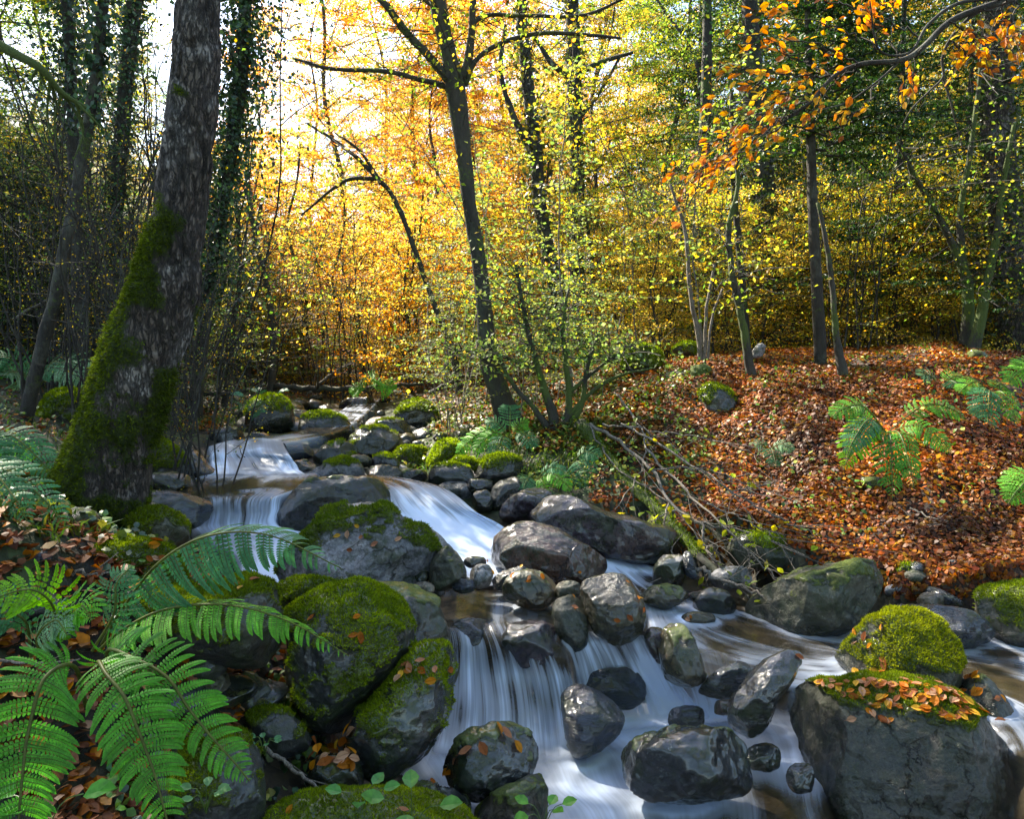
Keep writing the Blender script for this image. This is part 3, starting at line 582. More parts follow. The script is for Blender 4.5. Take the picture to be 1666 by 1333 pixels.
B([(790, 1300), (830, 1275), (878, 1258), (890, 1280), (888, 1335), (830, 1360), (770, 1340)], 2.5, 'dark', 'dark stone tucked beneath the round black boulder', .2)
B([(600, 1290), (660, 1270), (740, 1285), (770, 1320), (700, 1350), (610, 1330)], 2.45, 'wet', 'flat black stone behind the bright moss-covered stone at the bottom', .1)
B([(205, 870), (215, 838), (260, 826), (300, 850), (305, 885), (250, 900)], 3.1, 'speck', 'rounded mossy stone at the right foot of the leaning tree', .7)
B([(-30, 900), (0, 870), (38, 885), (42, 912), (0, 925)], 2.4, 'dark', 'mossy stone cut off by the left edge', .8)
B([(18, 920), (40, 900), (90, 893), (95, 915), (50, 938)], 2.35, 'slate', 'bluish slate piece among dead leaves at the left edge', 0)
B([(120, 870), (60, 905), (30, 955), (100, 990), (160, 960)], 2.6, 'speck', 'leaf covered stone left of the low mossy hump', .4)
# middle group
B([(450, 945), (478, 893), (505, 865), (535, 828), (580, 815), (635, 826), (665, 850), (700, 862), (735, 890), (757, 925), (755, 950), (700, 975), (600, 985), (500, 975)], 3.9, 'grey', 'big pale grey boulder with a green moss cap in the middle of the stream', .3, facets=3, mosscol=((.05, .09, .012), (.15, .2, .03)))
B([(445, 850), (468, 808), (500, 783), (560, 777), (620, 779), (638, 792), (635, 825), (600, 842), (560, 862), (500, 872), (455, 868)], 4.9, 'dark', 'long dark boulder with a thin moss crust above the pale grey boulder', .12, facets=3, depth=.5)
B([(797, 905), (805, 872), (840, 850), (890, 855), (940, 878), (980, 905), (994, 930), (960, 950), (900, 958), (830, 940)], 4.3, 'brown', 'wet reddish brown boulder with a water film on its right shoulder', 0, facets=3, wetn=.3)
B([(865, 842), (885, 812), (925, 804), (980, 828), (1040, 845), (1090, 860), (1115, 885), (1100, 915), (1040, 925), (990, 912), (950, 890), (900, 868)], 4.9, 'purple', 'long low dark boulder lying under the right bank', 0, facets=3, wetn=.3)
B([(812, 832), (832, 806), (870, 794), (905, 802), (900, 825), (880, 850), (850, 858), (820, 850)], 5.25, 'purple', 'purplish wet stone topped with dead leaves beside the white chute', 0)
B([(697, 945), (703, 912), (722, 890), (745, 900), (758, 925), (756, 948), (735, 962), (706, 962)], 3.75, 'speck', 'upright egg shaped grey green stone among the pebbles', .05, facets=1)
B([(675, 926), (699, 950)], 3.75, 'wet', 'small black pebble left of the upright egg shaped stone', 0, name='pebble', cat='pebble')
B([(670, 947), (707, 972)], 3.62, 'tan', 'tan pebble at the corner of the brown pool', 0, name='pebble', cat='pebble')
B([(762, 918), (803, 960)], 3.82, 'grey', 'pale grey round stone between red leaves', 0, cat='stone', name='stone')
B([(733, 938), (776, 966)], 3.72, 'slate', 'low dark stone at the back of the brown pool', 0, cat='stone', name='stone')
B([(800, 945), (820, 928), (850, 921), (860, 932), (840, 955), (808, 962)], 3.92, 'slate', 'flat blue grey slab leaning on the brown boulder', 0, cat='stone', name='stone')
B([(754, 904), (792, 926)], 3.98, 'wet', 'small wet stone at the foot of the white chute', 0, cat='stone', name='stone')
B([(817, 955), (835, 932), (870, 927), (900, 944), (906, 970), (885, 992), (850, 990), (822, 974)], 3.7, 'olive', 'smooth olive grey boulder standing in the brown pool', .02, facets=1)
B([(903, 944), (946, 978)], 3.66, 'speck', 'small mottled stone right of the smooth olive grey boulder', 0, cat='stone', name='stone')
B([(897, 1000), (905, 976), (930, 968), (950, 985), (958, 1020), (952, 1055), (925, 1064), (908, 1042)], 3.45, 'speck', 'upright wet grey stone between the two falls', 0, facets=1, wetn=.3)
B([(943, 968), (950, 945), (985, 934), (1022, 940), (1045, 975), (1053, 1010), (1040, 1038), (1005, 1052), (970, 1035), (953, 1002)], 3.45, 'olive', 'large egg shaped olive boulder above the right hand fall', 0, facets=3, wetn=.35)
B([(1047, 1042), (1058, 1020), (1080, 1024), (1088, 1060), (1072, 1082)], 3.36, 'brown', 'small brown stone squeezed beside the large olive boulder', 0)
B([(1072, 1045), (1083, 1018), (1106, 1015), (1130, 1045), (1146, 1085), (1149, 1108), (1120, 1122), (1085, 1112), (1070, 1082)], 3.25, 'olive', 'pointed boulder with a green moss patch and one orange leaf', .22, facets=3, wetn=.3)
B([(1135, 1128), (1165, 1092), (1205, 1075), (1221, 1088), (1217, 1115), (1190, 1138)], 3.2, 'slate', 'broken blue slate piece with layered edges', 0, facets=5, rough=.09)
B([(1183, 1165), (1190, 1135), (1222, 1090), (1260, 1066), (1296, 1060), (1304, 1075), (1292, 1108), (1268, 1142), (1246, 1188), (1215, 1205), (1190, 1195)], 2.98, 'wet', 'tall leaning black slate boulder with an orange leaf on its tip', 0, facets=5, rough=.07, wetn=.2)
BIG = B([(1277, 1128), (1300, 1112), (1400, 1104), (1500, 1107), (1560, 1130), (1602, 1165), (1640, 1205), (1652, 1262), (1655, 1340), (1600, 1410), (1440, 1420), (1350, 1350), (1312, 1250), (1285, 1180)], 2.95, 'speck', 'huge flat topped boulder heaped with orange leaves at the lower right', .52, facets=2, ztop=-1.295, depth=.75, tuft=True)
B([(1357, 1080), (1380, 1050), (1418, 1010), (1470, 994), (1520, 1005), (1555, 1040), (1568, 1080), (1566, 1118), (1540, 1140), (1440, 1135), (1370, 1115)], 3.4, 'speck', 'sunlit dome of yellow green moss behind the huge flat topped boulder', .55, facets=6, mosscol=((.09, .12, .015), (.36, .37, .04)))
B([(1560, 1110), (1600, 1100), (1635, 1135), (1662, 1185), (1650, 1225), (1600, 1215), (1560, 1160)], 3.15, 'speck', 'rounded grey boulder sprinkled with leaves at the right edge of the flat topped boulder', .05)
B([(1208, 1010), (1215, 975), (1260, 945), (1330, 920), (1400, 912), (1430, 925), (1436, 950), (1420, 985), (1390, 1020), (1340, 1042), (1300, 1045), (1230, 1028)], 4.0, 'speck', 'large wedge shaped boulder with mossy rim at the foot of the right bank', .2, facets=4, mosscol=((.08, .11, .01), (.2, .24, .03)))
B([(1000, 1235), (1010, 1214), (1060, 1195), (1130, 1184), (1190, 1190), (1218, 1215), (1227, 1260), (1220, 1288), (1170, 1306), (1100, 1312), (1040, 1298), (1013, 1265)], 2.75, 'wet', 'wet black oval boulder in the lower pool', .05, facets=3, wetn=.3, depth=.8)
B([(915, 1125), (960, 1117), (1000, 1143), (1017, 1170), (1002, 1205), (960, 1232), (930, 1230), (915, 1180)], 3.12, 'slate', 'bluish wet boulder between the falls with water running round it', 0, facets=2, wetn=.4)
B([(815, 1040), (835, 1012), (880, 1008), (912, 1030), (915, 1060), (895, 1082), (850, 1088), (820, 1070)], 3.43, 'purple', 'purple wet rock at the lip of the main falls', 0, facets=1, wetn=.5)
B([(728, 1035), (745, 1010), (790, 1008), (815, 1030), (818, 1065), (780, 1075), (735, 1065)], 3.55, 'slate', 'blue rock under the water at the left lip of the main falls', 0, facets=1, wetn=.5)
B([(1278, 1265), (1290, 1244), (1315, 1242), (1326, 1262), (1318, 1290), (1292, 1292)], 2.75, 'wet', 'small black stone at the foot of the flat topped boulder', 0, wetn=.4)
B([(1212, 1210), (1272, 1258)], 2.92, 'wet', 'submerged grey stone beside the tall leaning slate boulder', 0, cat='stone', name='stone')
B([(1085, 1148), (1150, 1190)], 3.16, 'slate', 'low stone almost drowned in the foam above the black oval boulder', 0, cat='stone', name='stone')
B([(1158, 1138), (1204, 1166)], 3.1, 'brown', 'orange brown stone in the foam below the blue slate', 0, cat='stone', name='stone')
B([(770, 1085), (830, 1150)], 3.52, 'slate', 'dark ledge seen through the left side of the main falls', 0, wetn=.5)
B([(860, 1090), (920, 1170)], 3.5, 'slate', 'dark ledge seen through the curtain of the main falls', 0, wetn=.5)
B([(950, 1085), (1050, 1160)], 3.42, 'slate', 'dark ledge behind the right hand fall', 0, wetn=.5)
# foot of the right bank
for ol, d, st, lb, ms in [
 ([(1375, 900), (1395, 870), (1450, 861), (1492, 880), (1518, 908), (1480, 925), (1400, 925)], 4.85, 'dark', 'mossy boulder with a heart shaped pale leaf on the right bank', .55),
 ([(1528, 885), (1558, 865), (1600, 867), (1606, 890), (1572, 918), (1540, 915)], 4.75, 'speck', 'bright mossy stone in the orange leaves near the right edge', .8),
 ([(1588, 970), (1620, 950), (1670, 944), (1710, 1000), (1690, 1055), (1640, 1055), (1600, 1025)], 3.9, 'speck', 'grey green boulder cut off by the right edge', .45),
 ([(1435, 940), (1465, 918), (1500, 922), (1508, 942), (1480, 956), (1440, 956)], 4.35, 'speck', 'flat mossy stone just right of the wedge shaped boulder', .35),
 ([(1415, 1010), (1450, 985), (1530, 985), (1600, 1005), (1620, 1040), (1540, 1060), (1440, 1050)], 3.85, 'slate', 'broad dark slab under leaves behind the sunlit moss dome', 0),
 ([(1440, 950), (1484, 974)], 4.25, 'grey', 'small rounded grey stone beside the flat mossy stone', 0),
 ([(1490, 964), (1538, 992)], 4.1, 'tan', 'pale flat stone on the broad dark slab', 0),
 ([(1498, 960), (1520, 955), (1562, 975), (1566, 988), (1540, 986)], 4.15, 'slate', 'long narrow slate sliver above the pale flat stone', 0),
 ([(1063, 925), (1080, 903), (1112, 905), (1118, 940), (1095, 962), (1065, 958)], 4.45, 'wet', 'black glistening slab under the fallen branch', 0),
 ([(1110, 905), (1122, 898), (1138, 935), (1130, 944), (1116, 935)], 4.4, 'slate', 'thin upright slate beside the glistening slab', 0),
 ([(1150, 945), (1175, 922), (1215, 925), (1222, 950), (1180, 960)], 4.4, 'grey', 'flat pale grey stone where the branch meets the bank', 0),
 ([(1126, 985), (1145, 958), (1180, 960), (1200, 990), (1170, 1010), (1135, 1005)], 4.15, 'wet', 'shining wet stone at the edge of the side stream', 0),
 ([(1040, 975), (1060, 955), (1105, 955), (1120, 975), (1080, 992)], 4.15, 'olive', 'low olive stone with moss at the head of the side stream', .2),
 ([(1118, 960), (1172, 978)], 4.3, 'brown', 'brown stone with wet leaves by the side stream', 0),
 ([(1105, 995), (1165, 1022)], 4.0, 'olive', 'flat drowned stone in the side stream', 0),
 ([(1636, 880), (1660, 862), (1700, 870), (1700, 905), (1650, 905)], 4.7, 'speck', 'mossy stone at the right edge above the grey green boulder', .6),
 ([(1392, 792), (1402, 778), (1428, 778), (1434, 794), (1412, 800)], 5.05, 'speck', 'small stone with yellow moss below the big green fern', .5),
 ([(1326, 848), (1345, 820), (1372, 822), (1380, 845), (1350, 855)], 4.95, 'dark', 'mossy stone among leaves left of the heart leaf boulder', .6),
 ([(1592, 832), (1605, 812), (1622, 815), (1622, 838)], 5.0, 'dark', 'tiny bright moss cushion on the leafy slope', 1.),
 ([(1180, 900), (1200, 870), (1260, 870), (1300, 895), (1290, 930), (1200, 925)], 4.6, 'speck', 'grey mossy stone behind the fallen twigs', .3),
 ([(1568, 590), (1580, 570), (1602, 574), (1604, 590)], 7.2, 'dark', 'green moss bump on the crest of the right bank', .9),
 ([(1220, 582), (1232, 560), (1246, 562), (1240, 580)], 7.5, 'grey', 'small white stone standing on the crest of the bank', 0),
 ([(1010, 600), (1035, 560), (1070, 570), (1082, 600), (1040, 612)], 8.0, 'dark', 'moss hummock on the bank left of the mossy stump', .9),
 ([(1095, 575), (1110, 558), (1140, 562), (1142, 580)], 8.0, 'dark', 'small moss hummock behind the mossy stump', .8),
 ([(1130, 660), (1150, 625), (1190, 640), (1200, 680), (1160, 690)], 6.5, 'dark', 'dark stone in the shade below the mossy stump', .5)]:
    B(ol, d, st, lb, ms)
# upstream
for ol, d, st, lb, ms in [
 ([(485, 700), (495, 675), (530, 670), (568, 684), (578, 705), (550, 724), (505, 724)], 7.5, 'dark', 'rounded dark mossy boulder upstream beside the topmost water', .35),
 ([(438, 735), (455, 720), (500, 722), (512, 740), (480, 750), (445, 748)], 6.7, 'wet', 'flat wet boulder at the right side of the uppermost cascade', 0),
 ([(508, 748), (525, 724), (558, 717), (584, 732), (580, 757), (545, 768), (515, 764)], 6.3, 'dark', 'mossy round stone above the long dark boulder', .55),
 ([(555, 740), (575, 705), (610, 695), (648, 708), (658, 740), (620, 755), (570, 755)], 6.9, 'dark', 'large mossy hump between the two upstream channels', .5),
 ([(460, 770), (475, 752), (500, 750), (518, 765), (505, 782), (468, 782)], 5.95, 'dark', 'small mossy stone left of the flat grey mossy stone', .5),
 ([(498, 775), (525, 755), (560, 745), (588, 755), (592, 780), (560, 792), (510, 790)], 5.7, 'grey', 'flat grey stone patched with moss behind the long dark boulder', .35),
 ([(585, 775), (610, 757), (645, 760), (655, 780), (625, 792), (595, 790)], 5.8, 'speck', 'mossy grey stone behind the right end of the long dark boulder', .4),
 ([(560, 752), (575, 740), (600, 742), (605, 757), (580, 764)], 6.1, 'speck', 'small grey stone between mossy boulders upstream', .2),
 ([(640, 785), (650, 765), (690, 765), (695, 782), (665, 795)], 5.9, 'dark', 'small dark mossy stone at the top of the white chute', .5),
 ([(640, 745), (655, 728), (690, 730), (700, 752), (675, 765), (650, 762)], 6.6, 'dark', 'mossy stone in the middle of the upstream cluster', .6),
 ([(598, 760), (615, 740), (645, 745), (648, 765), (620, 775)], 6.2, 'dark', 'half hidden mossy stone right of the flat grey stone', .5),
 ([(640, 700), (650, 665), (675, 650), (705, 662), (718, 695), (690, 712)], 8.3, 'dark', 'tall mossy dome at the foot of the middle bank', .75),
 ([(598, 705), (620, 684), (655, 684), (668, 705), (630, 716)], 7.8, 'dark', 'low mossy stone left of the tall mossy dome', .6),
 ([(552, 665), (562, 650), (598, 645), (613, 655), (608, 668), (575, 672)], 10.2, 'brown', 'flat slab covered in orange leaves far upstream', 0),
 ([(578, 682), (590, 668), (610, 670), (612, 684)], 9.2, 'speck', 'small brown stone below the leaf covered slab', .1),
 ([(697, 785), (705, 760), (740, 757), (770, 765), (773, 792), (745, 805), (710, 802)], 5.75, 'dark', 'dark boulder with a green moss top right of the white chute', .35),
 ([(700, 758), (712, 722), (738, 716), (752, 740), (740, 766)], 6.4, 'dark', 'leaning mossy stone under the ferns of the middle bank', .65),
 ([(725, 765), (745, 745), (775, 750), (785, 770), (750, 776)], 6.1, 'dark', 'low mossy stone behind the dark boulder by the chute', .55),
 ([(755, 800), (760, 782), (785, 778), (808, 788), (805, 806), (775, 810)], 5.6, 'wet', 'smooth black stone under the overhanging bank', 0),
 ([(768, 822), (772, 800), (792, 798), (802, 812), (800, 832), (780, 835)], 5.4, 'wet', 'glittering wet stone right beside the white chute', 0),
 ([(795, 815), (805, 788), (835, 775), (860, 785), (850, 810), (820, 838), (800, 838)], 5.5, 'dark', 'dark round boulder beneath the grassy overhang', .12),
 ([(770, 780), (780, 752), (815, 740), (850, 752), (845, 785), (800, 795)], 5.85, 'dark', 'mossy root boulder in the middle bank', .45),
 ([(398, 690), (405, 655), (440, 642), (470, 655), (480, 690), (450, 712), (410, 708)], 8.2, 'dark', 'big mossy boulder on the left side upstream', .45),
 ([(338, 725), (345, 702), (372, 694), (396, 705), (400, 728), (370, 738)], 7.1, 'dark', 'mossy stone at the left of the uppermost cascade', .55),
 ([(395, 722), (410, 704), (438, 706), (445, 720), (420, 728)], 7.2, 'purple', 'bare brownish stone above the uppermost cascade', 0),
 ([(270, 735), (285, 728), (312, 727), (345, 758), (365, 780), (345, 790), (305, 785), (285, 760)], 5.6, 'slate', 'tilted dark slab with a moss edge left of the upper pool', .15),
 ([(222, 775), (230, 715), (250, 706), (285, 730), (325, 780), (280, 792)], 5.5, 'dark', 'slanting mossy slab behind the leaning tree', .45),
 ([(232, 795), (240, 775), (275, 769), (308, 775), (314, 798), (285, 810), (245, 808)], 5.05, 'olive', 'rounded brown grey stone at the left of the upper pool', .02),
 ([(200, 820), (225, 800), (280, 800), (330, 812), (347, 825), (335, 850), (300, 862), (230, 850)], 4.55, 'slate', 'shiny flat slab beside the thin curtain falls', 0),
 ([(370, 762), (390, 742), (430, 738), (458, 752), (462, 775), (420, 785), (380, 782)], 6.05, 'slate', 'rounded rock under the lower step of the uppermost cascade', 0),
 ([(392, 742), (405, 726), (430, 728), (436, 744)], 6.5, 'slate', 'small rock in the upper step of the uppermost cascade', 0),
 ([(380, 845), (385, 812), (420, 803), (460, 808), (468, 845), (430, 870)], 4.95, 'brown', 'brown rock under the thin curtain falls', 0),
 ([(318, 845), (325, 818), (370, 814), (385, 850), (350, 868)], 4.9, 'slate', 'dark ledge under the left part of the thin curtain falls', 0),
 ([(62, 700), (75, 650), (105, 632), (138, 645), (145, 690), (110, 712)], 6.0, 'dark', 'mossy boulder in the shade behind the leaning tree', .5),
 ([(440, 975), (460, 948), (510, 940), (545, 952), (530, 985), (470, 1000)], 3.1, 'dark', 'low mossy stone behind the large rounded mossy boulder', .5),
 ([(0, 790), (20, 765), (70, 760), (110, 775), (110, 800), (40, 810)], 4.2, 'dark', 'moss hummock under the upper left fern', .7)]:
    B(ol, d, st, lb, ms+.4 if ms > .2 else ms)
build_ribbon('far', 'stream', 'far narrow reach of the stream coming down between mossy stones')
build_ribbon('upper', 'waterfall', 'uppermost low cascade sliding over two rounded rocks')
build_ribbon('left', 'waterfall', 'pool and thin curtain falls behind the long fern frond')
build_ribbon('middle', 'waterfall', 'foaming white chute between the long dark boulder and the brown boulder')
build_ribbon('fall_left', 'waterfall', 'brown pool and main silky falls beside the mossy boulders')
build_ribbon('fall_right', 'waterfall', 'rounded silky fall below the egg shaped olive boulder')
build_ribbon('lower', 'water', 'foamy lower pool round the wet black oval boulder')
build_ribbon('right', 'stream', 'smooth brown side stream flowing past the right bank')
build_ribbon('spill', 'waterfall', 'small spill between the blue slate and the olive boulder')

# filler pebbles and cobbles along the margins
def cobble(x, y, s, st, ms, lab, grp):
    D, F = ICO[3 if s/y > .014 else 2]; rg = np.random.default_rng(int(x*1000+y*77) % 99991)
    V = D*s*np.array([rg.uniform(.8, 1.3), rg.uniform(.8, 1.3), rg.uniform(.5, .8)])
    for _ in range(4):
        n_ = nrm(rg.normal(0, 1, 3)); h_ = (V@n_).max()*.78; V = V-n_*(np.maximum(0, V@n_-h_)*.85)[:, None]
    V = V+nrm(V)*(fbm(V/s*1.5+x*9, 3)*s*.12)[:, None]; a = rg.uniform(0, 6.3); ca, sa = math.cos(a), math.sin(a)
    V = V@np.array([[ca, sa, 0], [-sa, ca, 0], [0, 0, 1]])
    z = float(Tz(x, y))+s*.25; N_ = vnormals(V, F)
    wl = water_level(x, y)
    mz = np.clip(ms+N_[:, 2]*.5-.3+fbm(V/s*2+y, 2)*.4, 0, 1)*(1-sstep(.06, .0, V[:, 2]+z-wl))
    mb = MB(); mb.add(V, F); me = mb.mesh('stone', M[st], True, {'moss': mz if ms > 0 else mz*0, 'wet': sstep(.1, 0, V[:, 2]+z-wl)})
    tag(obj('stone', me, None, (x, y, z)), lab, 'stone', grp)
def cobbles(box, n, smin, smax, styles, ms, lab, grp):
    x0, y0, d0, x1, y1, d1 = box
    for k in range(n):
        t = rng.random(); d = d0+(d1-d0)*t; px = x0+(x1-x0)*rng.random(); x = (px-833)/FPX*d
        cobble(x, d, rng.uniform(smin, smax)*.5, styles[rng.integers(len(styles))], ms*rng.uniform(.3, 1.2), lab, grp)
cobbles((1040, 0, 4.1, 1250, 0, 4.7), 24, .05, .14, ['slate', 'speck', 'olive', 'dark'], 0, 'small cobble at the water line under the fallen branch', 'cobbles at the foot of the right bank')
cobbles((1400, 0, 3.9, 1680, 0, 4.35), 18, .05, .14, ['slate', 'dark', 'olive', 'speck'], .1, 'small cobble among leaves at the foot of the right bank', 'cobbles at the foot of the right bank')
cobbles((560, 0, 5.6, 760, 0, 8.0), 40, .08, .24, ['dark', 'speck', 'grey'], .5, 'small mossy cobble in the upstream boulder cluster', 'cobbles upstream')
cobbles((400, 0, 8.0, 620, 0, 12.0), 44, .12, .4, ['dark', 'speck', 'olive'], .4, 'far mossy stone lining the upstream reach', 'stones lining the upstream reach')
cobbles((660, 0, 3.6, 930, 0, 3.95), 16, .04, .09, ['slate', 'grey', 'tan', 'speck'], 0, 'small pebble in the row behind the brown pool', 'pebbles behind the brown pool')
cobbles((250, 0, 1.9, 560, 0, 2.6), 22, .07, .18, ['dark', 'wet', 'olive'], .2, 'dark stone in the hollow below the mossy boulders', 'stones in the left hollow')
cobbles((-50, 0, 2.2, 250, 0, 4.5), 12, .06, .2, ['dark', 'slate', 'speck'], .5, 'small stone on the left bank', 'stones on the left bank')
# ------------------------------------------------------------------ trees
def wood(mb, pts, r0, r1, n=8, sides=5, jit=.0, col=None):
    q = spline(pts, n)
    if jit: q[1:-1] += rng.normal(0, jit, (n-2, 3))
    tube(mb, q, np.linspace(r0, r1, n), sides, col, cap=False); return q
def broadleaf(seed, H, cols, nb, lpb, leaf=.085, h0=.18, spread=.30, r0=.11, droop=.1):
    """one tree of height H: (wood mesh, crown mesh)"""
    global rng
    keep_ = rng; rng = np.random.default_rng(seed); wb, lb = MB(), MB()
    base = [np.array([0, 0, -.5])]; p = np.zeros(3)
    for k in range(6): base.append(p.copy()); p = p+np.array([rng.normal(0, .03)*H, rng.normal(0, .03)*H, H/6])
    tr = spline(base+[p], 26); tube(wb, tr, np.linspace(r0, .015, 26)*(1+.5*np.exp(-np.linspace(0, 26, 26)/1.5)), 7, None, False)
    CC, AA = [], []
    for b in range(nb):
        t = h0+(1-h0)*((b+rng.random())/nb)**.85; o = tr[int(t*24)+1]; az = b*2.4+rng.normal(0, .4)
        ln = H*spread*(1.15-.75*t)*rng.uniform(.6, 1.25); up = rng.uniform(.15, .75)*(.4+t)
        d = np.array([math.cos(az), math.sin(az), 0]); e = o+d*ln+np.array([0, 0, up*ln-droop*ln])
        q = wood(wb, [o, o+d*ln*.4+np.array([0, 0, up*ln*.55]), e], r0*.28*(1.1-t), .006, 7, 4, ln*.02)
        for s_ in range(9):
            k = rng.integers(1, 7); a = q[k]; az2 = az+rng.choice([-1, 1])*rng.uniform(.4, 1.2); l2 = ln*rng.uniform(.2, .45)
            e2 = a+np.array([math.cos(az2)*l2, math.sin(az2)*l2, rng.uniform(-.1, .3)*l2]); m = int(lpb/9)
            if s_ < 4: wood(wb, [a, (a+e2)/2+rng.normal(0, .03, 3), e2], .009, .003, 4, 3)
            tt = rng.random((m, 1))**.7; c = a+(e2-a)*tt+rng.normal(0, 1, (m, 3))*np.array([l2*.15+.03, l2*.15+.03, l2*.045+.015])
            CC.append(c); AA.append(np.broadcast_to(nrm(e2-a), (m, 3)))
    c = np.vstack(CC); a = np.vstack(AA)+rng.normal(0, .7, c.shape); n = len(c)
    nn = nrm(np.array([0, 0, 1.])+rng.normal(0, .75, (n, 3)))
    hue = fbm(c*.8+seed, 2)*.5+.5; col = pick(cols, n, .22); 
    sz = leaf*rng.uniform(.65, 1.25, n); leafset(lb, c, a, nn, sz, sz*.68, col)
    rng = keep_
    W_ = wb.mesh('trunk', M['bark2'], True, {'moss': np.zeros(wb.n)}); L_ = lb.mesh('crown', M['leaf'], False); return W_, L_
ORANGE = [(.52, .22, .045), (.6, .3, .06), (.45, .17, .04), (.6, .38, .1), (.36, .15, .045), (.55, .4, .12)]
GOLD = [(.58, .42, .1), (.55, .44, .13), (.52, .33, .06), (.42, .38, .08), (.3, .31, .07), (.62, .5, .2)]
YG = [(.32, .35, .06), (.44, .4, .08), (.22, .29, .05), (.5, .37, .06), (.15, .22, .04), (.48, .32, .05)]
GREEN = [(.1, .19, .04), (.15, .26, .05), (.22, .32, .06), (.08, .14, .035), (.34, .36, .07)]
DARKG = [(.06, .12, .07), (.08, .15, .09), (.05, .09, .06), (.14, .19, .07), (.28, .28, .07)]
SAPC = [(.13, .2, .07), (.1, .16, .055), (.2, .26, .07), (.34, .35, .06), (.15, .22, .12)]
KIND = {}
for k_, cl, lab in (('orange', ORANGE, 'orange copper leaved beech'), ('gold', GOLD, 'golden yellow beech'), ('yg', YG, 'yellow green hazel like tree'), ('green', GREEN, 'still green broadleaved tree')):
    KIND[k_] = ([broadleaf(11*i+len(k_)*5, 12., cl, 50, 640, .058, .14, .30) for i in range(2)], lab)
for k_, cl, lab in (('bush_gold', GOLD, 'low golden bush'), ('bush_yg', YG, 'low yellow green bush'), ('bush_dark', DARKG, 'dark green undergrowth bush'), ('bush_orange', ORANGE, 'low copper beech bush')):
    KIND[k_] = ([broadleaf(50+13*i+len(k_), 3.2, cl, 30, 200, .045, .04, .5, .03) for i in range(2)], lab)
def plant(kind, px, d, s=1., label=None, group=None, rot=None, z=None, cat='tree', lean=0.):
    var, lab = KIND[kind]; W_, L_ = var[rng.integers(len(var))]; x = (px-833)/FPX*d
    o = empty('beech_tree' if kind in ('orange', 'gold') else ('bush' if 'bush' in kind else 'tree'), (x, d, float(Tz(x, d)) if z is None else z), label or lab, 'bush' if 'bush' in kind else cat, group)
    o.scale = (s, s, s*rng.uniform(.92, 1.1)); o.rotation_euler = (rng.normal(0, .04), rng.normal(0, .04)+lean, rng.uniform(0, 6.3) if rot is None else rot)
    obj('trunk', W_, o); obj('crown', L_, o); return o
BACK = [('yg', 205, 26, .62), ('gold', 150, 24, .7), ('green', 245, 30, .62), ('green', 20, 15, .75), ('orange', 420, 27, .8), ('gold', 520, 24, .85), ('orange', 590, 19, .95), ('gold', 640, 27, 1.1), ('orange', 660, 17, .68), ('gold', 710, 22, 1.1),
 ('orange', 770, 16, .7), ('gold', 800, 25, 1.2), ('gold', 850, 19, .85), ('orange', 900, 28, 1.3), ('gold', 930, 16, .7), ('yg', 980, 21, 1.1), ('gold', 1040, 27, 1.3), ('green', 1090, 18, 1.), ('green', 1130, 14, .7), ('green', 1170, 22, 1.2),
 ('yg', 1230, 17, 1.), ('green', 1270, 25, 1.3), ('green', 1330, 19, 1.1), ('yg', 1390, 26, 1.3), ('yg', 1440, 17, 1.05), ('gold', 1500, 22, 1.2), ('yg', 1540, 28, 1.3), ('yg', 1590, 18, 1.1), ('yg', 1660, 24, 1.2), ('gold', 1690, 15, 1.), ('green', 1760, 20, 1.1),
 ('gold', 380, 38, .7), ('gold', 330, 42, .55), ('yg', 290, 46, .4), ('green', 230, 44, .45), ('yg', 180, 40, .55), ('green', 60, 22, .8), ('green', -20, 17, .9), ('yg', 110, 30, .6), ('green', -90, 13, .9)]
def zone(px):
    for a, t in ((60, 'at the far left'), (170, 'left of the leaning tree'), (330, 'behind the leaning tree'), (470, 'behind the ivy draped tree'), (700, 'left of the forked tree'), (830, 'behind the forked tree'), (1000, 'behind the ivy clad trunk'), (1240, 'left of the young fir'), (1420, 'behind the young fir'), (1560, 'right of the young fir')):
        if px < a: return t
    return 'near the right edge'
for k_, px, d, s in BACK: plant(k_, px, d, s, KIND[k_][1]+' standing '+zone(px)+(', taller than its neighbours' if s > 1.15 else ''), 'broadleaved trees of the wood behind')
for row, (d0, n, s0) in enumerate(((38, 16, 1.1), (52, 18, 1.25), (68, 18, 1.5))):
    for k in range(n):
        px = 430+(1800-430)*(k+.5)/n+rng.uniform(-25, 25); kk = ['orange', 'gold', 'gold', 'yg'][rng.integers(4)] if px < 1000 else ['gold', 'yg', 'green', 'yg'][rng.integers(4)]
        plant(kk, px, d0*rng.uniform(.92, 1.08), s0*rng.uniform(.85, 1.15)*(.5 if px < 600 else 1), KIND[kk][1]+' deep in the wood '+zone(px), 'far trees deep in the wood')
for k in range(72):
    px = rng.uniform(330, 1750); d = rng.uniform(10.5, 17) if px > 640 else rng.uniform(14, 20)
    kk = ['bush_gold', 'bush_orange', 'bush_gold'][rng.integers(3)] if px < 900 else ['bush_gold', 'bush_yg', 'bush_yg'][rng.integers(3)]
    plant(kk, px, d, rng.uniform(.8, 1.25)*(.8 if px > 1000 else 1), KIND[kk][1]+' growing '+zone(px), 'bushes of the wood behind')
for k in range(34):
    px = rng.uniform(1000, 1740); plant(['bush_yg', 'bush_yg', 'bush_gold'][rng.integers(3)], px, rng.uniform(9., 11.5), rng.uniform(.35, .72), 'small bright yellow green bush on the crest of the bank '+zone(px), 'small bushes on the crest of the right bank')
